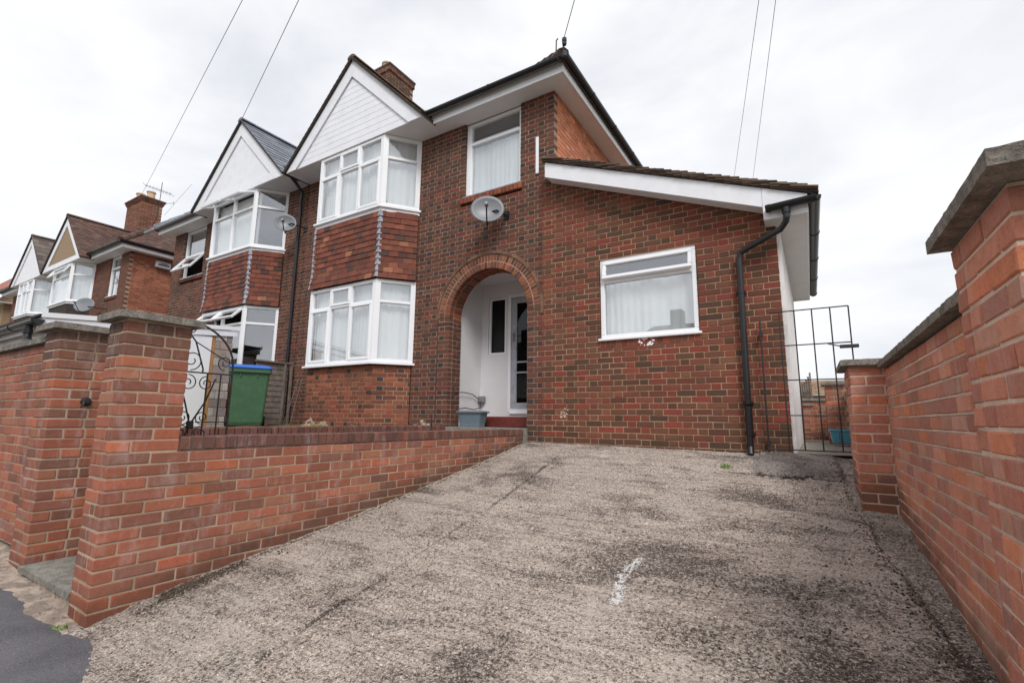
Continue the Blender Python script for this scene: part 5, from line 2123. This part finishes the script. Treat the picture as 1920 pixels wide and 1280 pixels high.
# ------------------------------------------------------------------ the other side of the street
for X0, lab in ((-44, 'brick house across the street facing the far end of the row'), (-29, 'brick house across the street facing the next pair'), (-14, 'brick house across the street facing the pair with white gables'), (1, 'brick house across the street facing the drive')):
    th = thing('opposite_house', lab, 'house', (X0 + 5.5, -26, 0), 'houses across the street')
    mb = MB()
    mb.box(X0, X0 + 11, -31, -23, -.3, 5.4)
    mb.build('wall', 'render' if X0 in (-29, 1) else 'clad', th)
    mb = MB()
    rp_ = [(X0 - .4, -22.6, 5.3), (X0 + 11.4, -22.6, 5.3), (X0 + 11.4, -31.4, 5.3), (X0 - .4, -31.4, 5.3), (X0 + 3.5, -27, 8.9), (X0 + 7.5, -27, 8.9)]
    mb.add(rp_, [[0, 4, 5, 1], [1, 5, 2], [2, 5, 4, 3], [3, 4, 0], [0, 1, 2, 3]])
    mb.box(X0 + 5.0, X0 + 5.9, -27.6, -26.4, 8.2, 10.0)
    mb.build('roof', 'roof_slab', th)
    for wx in (X0 + 1.2, X0 + 7.4):
        for wz in (.9, 3.3):
            window(th, 'window', (wx + 2.2, -22.97, wz), (-1, 0, 0), (0, 1, 0), 2.2, 1.3, [1, 1, 1], None, curtain=None)

# ------------------------------------------------------------------ flat-roofed garage of the neighbour
th = thing('garage', 'flat-roofed white garage with black gutter, stone cladding and a white door with wooden frame', 'garage', (-10.4, 3.4, 0.9))
GR = -9.05
mb = MB()
mb.box(-12.2, GR, 2.22, 4.70, .7, 2.62)
gwall = mb.build('wall', 'render', th)
mb = MB()
mb.prism([(GR + .06, 2.12, 2.44), (GR + .06, 4.78, 2.70), (GR + .06, 4.78, 2.80), (GR + .06, 2.12, 2.56)], (.022, 0, 0))
mb.box(-12.3, GR + .06, 2.13, 2.16, 2.40, 2.60)
mb.build('fascia', 'paint', th)
mb = MB()
mb.prism([(GR + .07, 2.10, 2.565), (GR + .07, 4.82, 2.815), (GR + .07, 4.82, 2.885), (GR + .07, 2.10, 2.635)], (.03, 0, 0))
mb.build('trim', 'upvc', th)
mb = MB()
mb.prism([(GR + .065, 2.08, 2.585), (GR + .065, 4.78, 2.835), (-12.3, 4.78, 2.835), (-12.3, 2.08, 2.585)], (0, 0, .03))
mb.build('roof', 'roof_slab', th)
mb = MB()
mb.box(GR + .004, GR + .05, 3.30, 4.42, .85, 2.69, b=.004)
mb.build('door_frame', 'pine', th)
mb = MB()
mb.box(GR + .03, GR + .062, 3.36, 4.36, .85, 2.635, b=.004)
mb.build('door', 'upvc', th)
cb = Brickwork('stone_clad', 'brick_mesh')
PAL_ST = [((172, 162, 156), 3), ((150, 138, 134), 3), ((186, 178, 172), 2), ((162, 148, 140), 2)]
lay(cb, None, (GR + .055, 4.425, 0), (0, 1, 0), (1, 0, 0), lambda z, k: [(0, .29 + (.012 if k % 2 else 0))], .8, 2.70, 'stretcher', lambda hd, z: pick(PAL_ST), u0=-.02, gauge=.148, depth=.05)
mb = MB()
mb.box(GR + .0, GR + .045, 4.423, 4.71, .8, 2.69)
cl = mb.build('cladding', 'mortar_ext', th)
cb.finish(cl, 60, name='stone')
gutter(th, (-12.2, 2.06, 2.50), (GR + .12, 2.06, 2.53), 'black', r=1.15)
mb = MB()
mb.tube([(-9.30, 2.06, 2.47), (-9.30, 2.06, 2.34), (-9.28, 2.06, 2.285), (-9.22, 2.07, 2.24), (-8.95, 2.10, 2.15), (-8.80, 2.11, 2.11)], .048, 12)
mb.tube([(-9.30, 2.06, 2.42), (-9.30, 2.06, 2.36)], .056, 12)
mb.tube([(-9.15, 2.08, 2.215), (-9.09, 2.085, 2.195)], .056, 12)
mb.build('downpipe', 'black', th)

# ------------------------------------------------------------------ waney-lap fence panel between the gardens
th = thing('fence_panel', 'weathered grey fence panel of lapped slats beside the green wheelie bin', 'fence', (-9.0, 5.4, 1.05))
for i in range(11):
    z = 1.10 + i * .107
    mb = MB()
    ys_ = np.linspace(5.20, 5.86, 9)
    V, F = [], []
    for j, yv in enumerate(ys_):
        wv = .006 * math.sin(j * 1.7 + i * 2.1)
        for dz, dx in ((wv * .6, .016), (.125 + wv * .3, .004), (.125 + wv * .3, -.004), (wv * .6, .007)):
            V.append((-8.985 + dx, yv, z + dz))
    for j in range(8):
        for q in range(4):
            F.append([j * 4 + q, (j + 1) * 4 + q, (j + 1) * 4 + (q + 1) % 4, j * 4 + (q + 1) % 4])
    F.append([0, 1, 2, 3]); F.append([35, 34, 33, 32])
    mb.add(V, F)
    mb.build('slat', 'timber', th)
for yv in (5.76, 5.90):
    mb = MB()
    mb.box(-8.975, -8.935, yv, yv + .045, 1.08, 2.29, b=.004)
    mb.build('batten', 'timber', th)
mb = MB()
mb.box(-9.02, -8.93, 5.18, 5.95, 2.285, 2.32, b=.005)
mb.build('cap_rail', 'timber', th)
th = thing('garden_stake', 'thin dark stakes leaning by the corner of the brick bay', 'stake', (-8.6, 5.6, 1.05))
for a, b in (((-8.42, 5.62, 1.04), (-8.30, 5.72, 1.95)), ((-8.66, 5.64, 1.04), (-8.50, 5.80, 2.0)), ((-8.72, 5.6, 1.04), (-8.80, 5.7, 1.75))):
    mb = MB()
    mb.tube([a, b], .010, 6)
    mb.build('stake', 'timber', th)
th = thing('marker_post', 'thin rusty rod standing at the edge of the garden bed', 'rod', (-4.62, 5.3, 1.05))
mb = MB()
mb.tube([(-4.62, 5.3, 1.0), (-4.625, 5.3, 1.30)], .008, 6)
mb.build('rod', 'iron', th)

# ------------------------------------------------------------------ wheelie bin
th = thing('wheelie_bin', 'green wheelie bin with a blue lid standing in the front garden', 'wheelie bin', (-8.08, 4.58, 1.05))
ba = math.radians(62)
A = np.array([[math.cos(ba), -math.sin(ba), 0], [math.sin(ba), math.cos(ba), 0], [0, 0, 1.0]])
T0 = np.array([-8.08, 4.58, 1.05])


def loft(mb, sections):
    V, F = [], []
    n = None
    for (hx, y0, y1, z, rr) in sections:
        pts = []
        for (cx_, cy_, a0) in ((hx - rr, y0 + rr, -PI / 2), (hx - rr, y1 - rr, 0), (-hx + rr, y1 - rr, PI / 2), (-hx + rr, y0 + rr, PI)):
            for q in range(4):
                t = a0 + q * PI / 6
                pts.append((cx_ + rr * math.cos(t), cy_ + rr * math.sin(t), z))
        n = len(pts)
        V += pts
    for i in range(len(sections) - 1):
        for k in range(n):
            k2 = (k + 1) % n
            F.append([i * n + k, i * n + k2, (i + 1) * n + k2, (i + 1) * n + k])
    F.append(list(range(n))[::-1])
    F.append([(len(sections) - 1) * n + k for k in range(n)])
    mb.add(V, F)


mb = MB(A, T0)
loft(mb, [(.235, -.24, .22, .05, .03), (.245, -.26, .24, .10, .04), (.285, -.33, .33, .86, .04), (.29, -.34, .34, .93, .04)])
bin_body = mb.build('body', 'bin', th)
mb = MB(A, T0)
loft(mb, [(.292, -.345, .345, .90, .04), (.312, -.375, .36, .905, .045), (.312, -.375, .36, .965, .045), (.295, -.35, .34, .97, .04)])
for xx in (-.14, .10):
    mb.box(xx - .008, xx + .008, -.352, -.325, .83, .91, b=.003)
mb.build('rim', 'bin', th)
mb = MB(A, T0)
loft(mb, [(.318, -.39, .38, .967, .05), (.322, -.395, .385, .985, .05), (.31, -.38, .37, 1.008, .05), (.24, -.28, .28, 1.035, .05)])
mb.build('lid', 'bin_lid', th)
for xx in (-.27, .27):
    mb = MB(A, T0)
    ringp = [(xx - .03, .27 + .10 * math.cos(t), .10 + .10 * math.sin(t)) for t in np.linspace(0, 2 * PI, 17)[:-1]]
    mb.prism(ringp, (.06, 0, 0))
    mb.build('wheel', 'rubber', th)
mb = MB(A, T0)
mb.tube([(-.2, .345, .93), (-.2, .42, .955), (.2, .42, .955), (.2, .345, .93)], .016, 8)
mb.build('handle', 'bin', th)

# ------------------------------------------------------------------ wrought iron garden gate, open against the back of the pier
th = thing('ornamental_gate', 'open black wrought iron gate with scrolls and an arched top behind the brick pier', 'gate', (-3.93, 1.7, 0.4))
GXP = -3.93


def gp(u, z):
    return (GXP, 1.30 + u, z)


mb = MB()
WG = 0.785
mb.tube([gp(0, .36), gp(0, 1.63)], .0085, 6)
mb.tube([gp(WG, .36), gp(WG, 1.63)], .0085, 6)
arch = [gp(WG / 2 - WG / 2 * math.cos(t), 1.63 + .325 * math.sin(t)) for t in np.linspace(0, PI, 24)]
mb.tube(arch, .0085, 6)
for z in (.40, .80, 1.57):
    mb.tube([gp(0, z), gp(WG, z)], .0062, 6)
mb.tube([gp(0.55, 1.2), gp(WG, 1.2)], .004, 5)
mb.build('frame', 'iron', th)
for u in (.60, .70):
    mb = MB()
    mb.tube([gp(u, .40), gp(u, 1.57)], .0062, 6)
    mb.build('bar', 'iron', th)


def scroll(c, r, turns, a0, s, n=30):
    return [gp(c[0] + r * (1 - .75 * t) * math.cos(a0 + s * turns * 2 * PI * t), c[1] + r * (1 - .75 * t) * math.sin(a0 + s * turns * 2 * PI * t)) for t in np.linspace(0, 1, n)]


cu_ = WG / 2
for sgn in (-1, 1):
    for (du, z, r, a0, s) in ((.085, 1.66, .075, -PI / 2, sgn), (.075, 1.49, .062, PI / 2, -sgn), (.065, 1.235, .055, -PI / 2, sgn), (.065, 1.12, .058, PI / 2, -sgn), (.205, 1.49, .055, PI / 2, sgn), (.20, 1.235, .05, -PI / 2, -sgn), (.20, 1.12, .05, PI / 2, sgn), (.33, 1.66, .06, -PI / 2, -sgn), (.055, 1.895, .035, 0, -sgn),
                             (.085, .70, .06, PI / 2, -sgn), (.085, .52, .06, -PI / 2, sgn)):
        mb = MB()
        mb.tube(scroll((cu_ + sgn * du, z), r, 1.35, a0, s), .0042, 5)
        mb.build('scroll', 'iron', th)
    mb = MB()
    mb.tube([gp(cu_, 1.92), gp(cu_ + sgn * .10, 1.80), gp(cu_ + sgn * .17, 1.60), gp(cu_ + sgn * .17, 1.57)], .006, 5)
    mb.tube([gp(cu_ + sgn * .01, 1.53), gp(cu_ + sgn * .07, 1.35), gp(cu_ + sgn * .12, 1.18)], .006, 5)
    mb.tube([gp(cu_ + sgn * .27, 1.53), gp(cu_ + sgn * .21, 1.35), gp(cu_ + sgn * .12, 1.18)], .006, 5)
    mb.tube([gp(cu_ + sgn * .12, 1.18), gp(cu_ + sgn * .06, 1.0), gp(cu_ + sgn * .02, .82)], .006, 5)
    mb.tube([gp(cu_ + sgn * .10, 1.80), gp(cu_ + sgn * .37, 1.66)], .0045, 5)
    mb.build('stay', 'iron', th)
mb = MB()
mb.box(GXP - .012, GXP + .012, 1.30 + cu_ + .10, 1.30 + cu_ + .145, 1.15, 1.21, b=.005)
mb.build('collar', 'iron', th)

# ------------------------------------------------------------------ wire grid gate at the side passage
th = thing('grid_gate', 'black metal grid gate across the side passage, fixed to the extension wall', 'gate', (0.0, 5.87, .93))
GYP = 5.87
xs_g = [-.41, -.215, -.075, .085, .247, .405]
zs_g = [.965, 1.32, 1.69, 2.06, 2.435]
for x in xs_g[1:]:
    mb = MB()
    mb.tube([(x, GYP, zs_g[0]), (x, GYP, zs_g[-1])], .0075, 6)
    mb.build('bar', 'iron', th)
for z in zs_g:
    mb = MB()
    mb.tube([(xs_g[0] + (.1 if z > 2.4 else 0), GYP + .008, z), (xs_g[-1], GYP + .008, z)], .007, 6)
    mb.build('rail', 'iron', th)
mb = MB()
mb.tube([(-.41, GYP + .06, .93), (-.41, GYP + .06, 2.36)], .011, 6)
for z in (2.22, 1.03):
    mb.box(-.425, -.395, GYP + .05, GYP + .125, z - .03, z + .03, b=.004)
mb.build('hinge_post', 'iron', th)
mb = MB()
mb.tube([(.20, GYP - .03, 2.05), (.30, GYP - .03, 2.02), (.42, GYP - .03, 2.02)], .007, 6)
mb.box(.30, .46, GYP - .05, GYP - .02, 1.995, 2.03, b=.004)
mb.build('latch', 'iron', th)

# ------------------------------------------------------------------ what shows through that gate
th = thing('passage_pier', 'capped brick pier standing at the back of the side passage behind the blue crate', 'pier', (.37, 8.6, .95))
bw = Brickwork('wallbrick_obj', 'wallbrick_mesh')
mort = MB()
pier(bw, mort, (.205, 8.55, 0), (1, 0, 0), .34, .34, 1.80 - .075 * 12, 1.80, pal_garden, 0, 'fl')
wall = mort.build('wall', 'mortar_wall', th)
bw.finish(wall, 60)
rough_slab('cap', .165, .6, 8.5, 8.95, 1.802, .045, 'cap', th, .01)
th = thing('passage_wall', 'low brick wall with a pale coping closing the far end of the passage', 'wall', (.1, 10.2, .95))
bw = Brickwork('wallbrick_obj', 'wallbrick_mesh')
mort = MB()
lay(bw, mort, (-.12, 10.2, 0), (1, 0, 0), (0, -1, 0), lambda z, k: [(0, .62)], 1.63 - .075 * 11, 1.63, 'stretcher', pal_garden, mdepth=.2)
lay(bw, mort, (-.115, 10.0, 0), (1, 0, 0), (0, -1, 0), lambda z, k: [(0, .16)], 1.54 - .075 * 9, 1.54, 'stretcher', pal_garden, mdepth=.22)
wall = mort.build('wall', 'mortar_wall', th)
bw.finish(wall, 60)
rough_slab('coping', -.16, .06, 9.97, 10.16, 1.542, .035, 'slab', th, 0)
rough_slab('coping', -.12, .52, 10.17, 10.43, 1.632, .04, 'slab', th, 0)
th = thing('paling_panel', 'grey wooden paling panel rising behind the low wall of the passage', 'fence', (-.05, 10.5, 1.5))
for i, (x, zt) in enumerate(((-.115, 1.98), (-.08, 1.99), (-.045, 2.03), (-.01, 2.09), (.022, 2.16))):
    mb = MB()
    mb.box(x, x + .028, 10.50 - i * .02, 10.52 - i * .02, 1.2, zt, b=.003)
    mb.build('pale', 'timber', th)
mb = MB()
mb.box(-.12, .05, 10.53, 10.56, 1.75, 1.81)
mb.build('rail', 'timber', th)
th = thing('storage_crate', 'pale blue plastic recycling crate on the passage floor', 'crate', (.33, 7.8, .975))
mb = MB(np.eye(3), np.array([.345, 7.8, .965]))
loft(mb, [(.125, -.10, .18, .02, .02), (.145, -.12, .2, .175, .02)])
mb.build('body', 'crate', th)
mb = MB(np.eye(3), np.array([.345, 7.8, .965]))
loft(mb, [(.145, -.12, .2, .175, .02), (.160, -.135, .215, .178, .02), (.160, -.135, .215, .20, .02)])
for xx in (-.06, .06):
    mb.box(xx - .006, xx + .006, -.135, -.11, .04, .18)
mb.build('rim', 'crate', th)
th = thing('distant_house', 'brown-roofed house far beyond the end of the passage', 'house', (.6, 52, 1.0), 'houses in the street')
mb = MB()
mb.box(-6, 7, 50, 57, .8, 3.6)
mb.build('wall', 'clad', th)
mb = MB()
tile_slope(mb, (0, 49.6, 3.6), (1, 0, 0), (0, 3.6, 1.5), [(-6.4, 0), (7.4, 0), (5.4, 3.9), (-4.4, 3.9)], .3, .4, [((150, 118, 92), 2), ((132, 104, 84), 2)])
mb.build('roof', 'redroof', th)

# ------------------------------------------------------------------ planter tub and hose in the porch
th = thing('planter_tub', 'blue-grey plastic trough with a lip standing on the porch step', 'planter', (-4.53, 6.16, PZF))
mb = MB(np.eye(3), np.array([-4.53, 6.16, PZF]))
loft(mb, [(.185, -.09, .09, .0, .03), (.19, -.095, .095, .035, .03), (.186, -.092, .092, .04, .03), (.225, -.12, .12, .225, .035)])
mb.build('body', 'tub', th)
mb = MB(np.eye(3), np.array([-4.53, 6.16, PZF]))
loft(mb, [(.226, -.121, .121, .215, .035), (.248, -.143, .143, .22, .04), (.248, -.143, .143, .238, .04), (.226, -.121, .121, .24, .035)])
mb.build('rim', 'tub', th)
mb = MB(np.eye(3), np.array([-4.53, 6.16, PZF]))
loft(mb, [(.215, -.11, .11, .236, .03), (.215, -.11, .11, .246, .03)])
mb.build('compost', 'soil', th)
th = thing('hose_point', 'small grey meter box low on the porch wall with a dark hose looping', 'hose', (-4.95, 6.95, 1.45))
mb = MB()
mb.box(-4.975, -4.86, 6.90, 6.995, 1.52, 1.64, b=.012)
mb.box(-4.94, -4.88, 6.88, 6.90, 1.54, 1.60, b=.006)
mb.build('box', 'meter', th)
mb = MB()
mb.tube([(-4.94, 6.9, 1.58), (-4.94, 6.7, 1.66), (-4.93, 6.45, 1.68), (-4.93, 6.2, 1.67), (-4.92, 6.12, 1.60)], .008, 6)
mb.tube([(-4.90, 6.88, 1.54), (-4.87, 6.87, 1.44), (-4.90, 6.7, 1.40), (-4.86, 6.4, 1.42), (-4.80, 6.15, 1.40)], .008, 6)
mb.build('hose', 'cable', th)

# ------------------------------------------------------------------ overhead wires
POLE = np.array([0.91, 1.42, 7.75])
ENDS = [((-24.9, 8.4, 11.0), 'overhead wire running down to the far brick chimney with the aerial', .05),
        ((-11.07, 5.45, 8.16), 'overhead wire running down to the peak of the slate-roofed gable', .03),
        ((-2.60, 5.52, 6.64), 'overhead wire running down to the bracket on the eaves corner', .02),
        ((-2.05, 20.0, 10.35), 'left one of two wires dropping behind the tiled extension roof', .05),
        ((-1.35, 20.0, 10.25), 'right one of two wires dropping behind the tiled extension roof', .05)]
for e, lab, sag in ENDS:
    e = np.array(e)
    pts = []
    for t in np.linspace(0, 1, 14):
        p = POLE * (1 - t) + e * t
        p[2] -= sag * 4 * t * (1 - t)
        pts.append(p)
    mb = MB()
    mb.tube(pts, .0055, 5)
    o = mb.build('overhead_wire', 'cable')
    tag(o, lab, 'wire', 'overhead wires')

# ------------------------------------------------------------------ weeds and grass


def tuft(name, spots, label, cat, hmax=.12, kind=None):
    mb = MB()
    for (x, y, z, n, rad, hh) in spots:
        for i in range(n):
            a = random.uniform(0, 2 * PI)
            d = rad * math.sqrt(random.random())
            bx_, by_ = x + d * math.cos(a), y + d * math.sin(a)
            h = hh * random.uniform(.4, 1.0)
            lx, ly = random.gauss(0, .45) * h, random.gauss(0, .45) * h
            w = .0035 + .03 * h
            ca, sa = math.cos(a + 1.3) * w, math.sin(a + 1.3) * w
            mb.add([(bx_ - ca, by_ - sa, z), (bx_ + ca, by_ + sa, z), (bx_ + ca * .7 + lx * .5, by_ + sa * .7 + ly * .5, z + h * .65), (bx_ - ca * .7 + lx * .5, by_ - sa * .7 + ly * .5, z + h * .65), (bx_ + lx, by_ + ly, z + h)],
                   [[0, 1, 2, 3], [3, 2, 4]])
    o = mb.build(name, 'weed')
    tag(o, label, cat, None, kind)
    return o


tuft('weed', [(-.78, 5.47, float(drive_z(np.array(-.78), np.array(5.47))), 60, .06, .05), (-.70, 5.44, float(drive_z(np.array(-.70), np.array(5.44))), 40, .05, .04)],
     'small green weed growing at the end of the crack in the drive', 'weed')
tuft('weed', [(-3.73, 1.17, .025, 50, .035, .045)], 'small green weed at the foot of the gate pier on the pavement edge', 'weed')
tuft('grass', [(random.choice((-7.5, -6.4)) + random.gauss(0, .22), 5.40 + random.uniform(-.06, .04), 1.07, 9, .05, random.uniform(.03, .10)) for i in range(16)] +
     [(-8.6 + i * .12, 5.5 + random.uniform(-.2, .1), 1.07, 10, .08, random.uniform(.05, .10)) for i in range(4)] + [(random.uniform(-8.8, -5.2), random.uniform(4.2, 5.3), 1.05, 8, .1, .04) for i in range(14)],
     'thin grass and weeds along the foot of the brick bay', 'grass', kind='stuff')
for o_ in scene.objects:
    if o_.name == 'gravel':
        pass
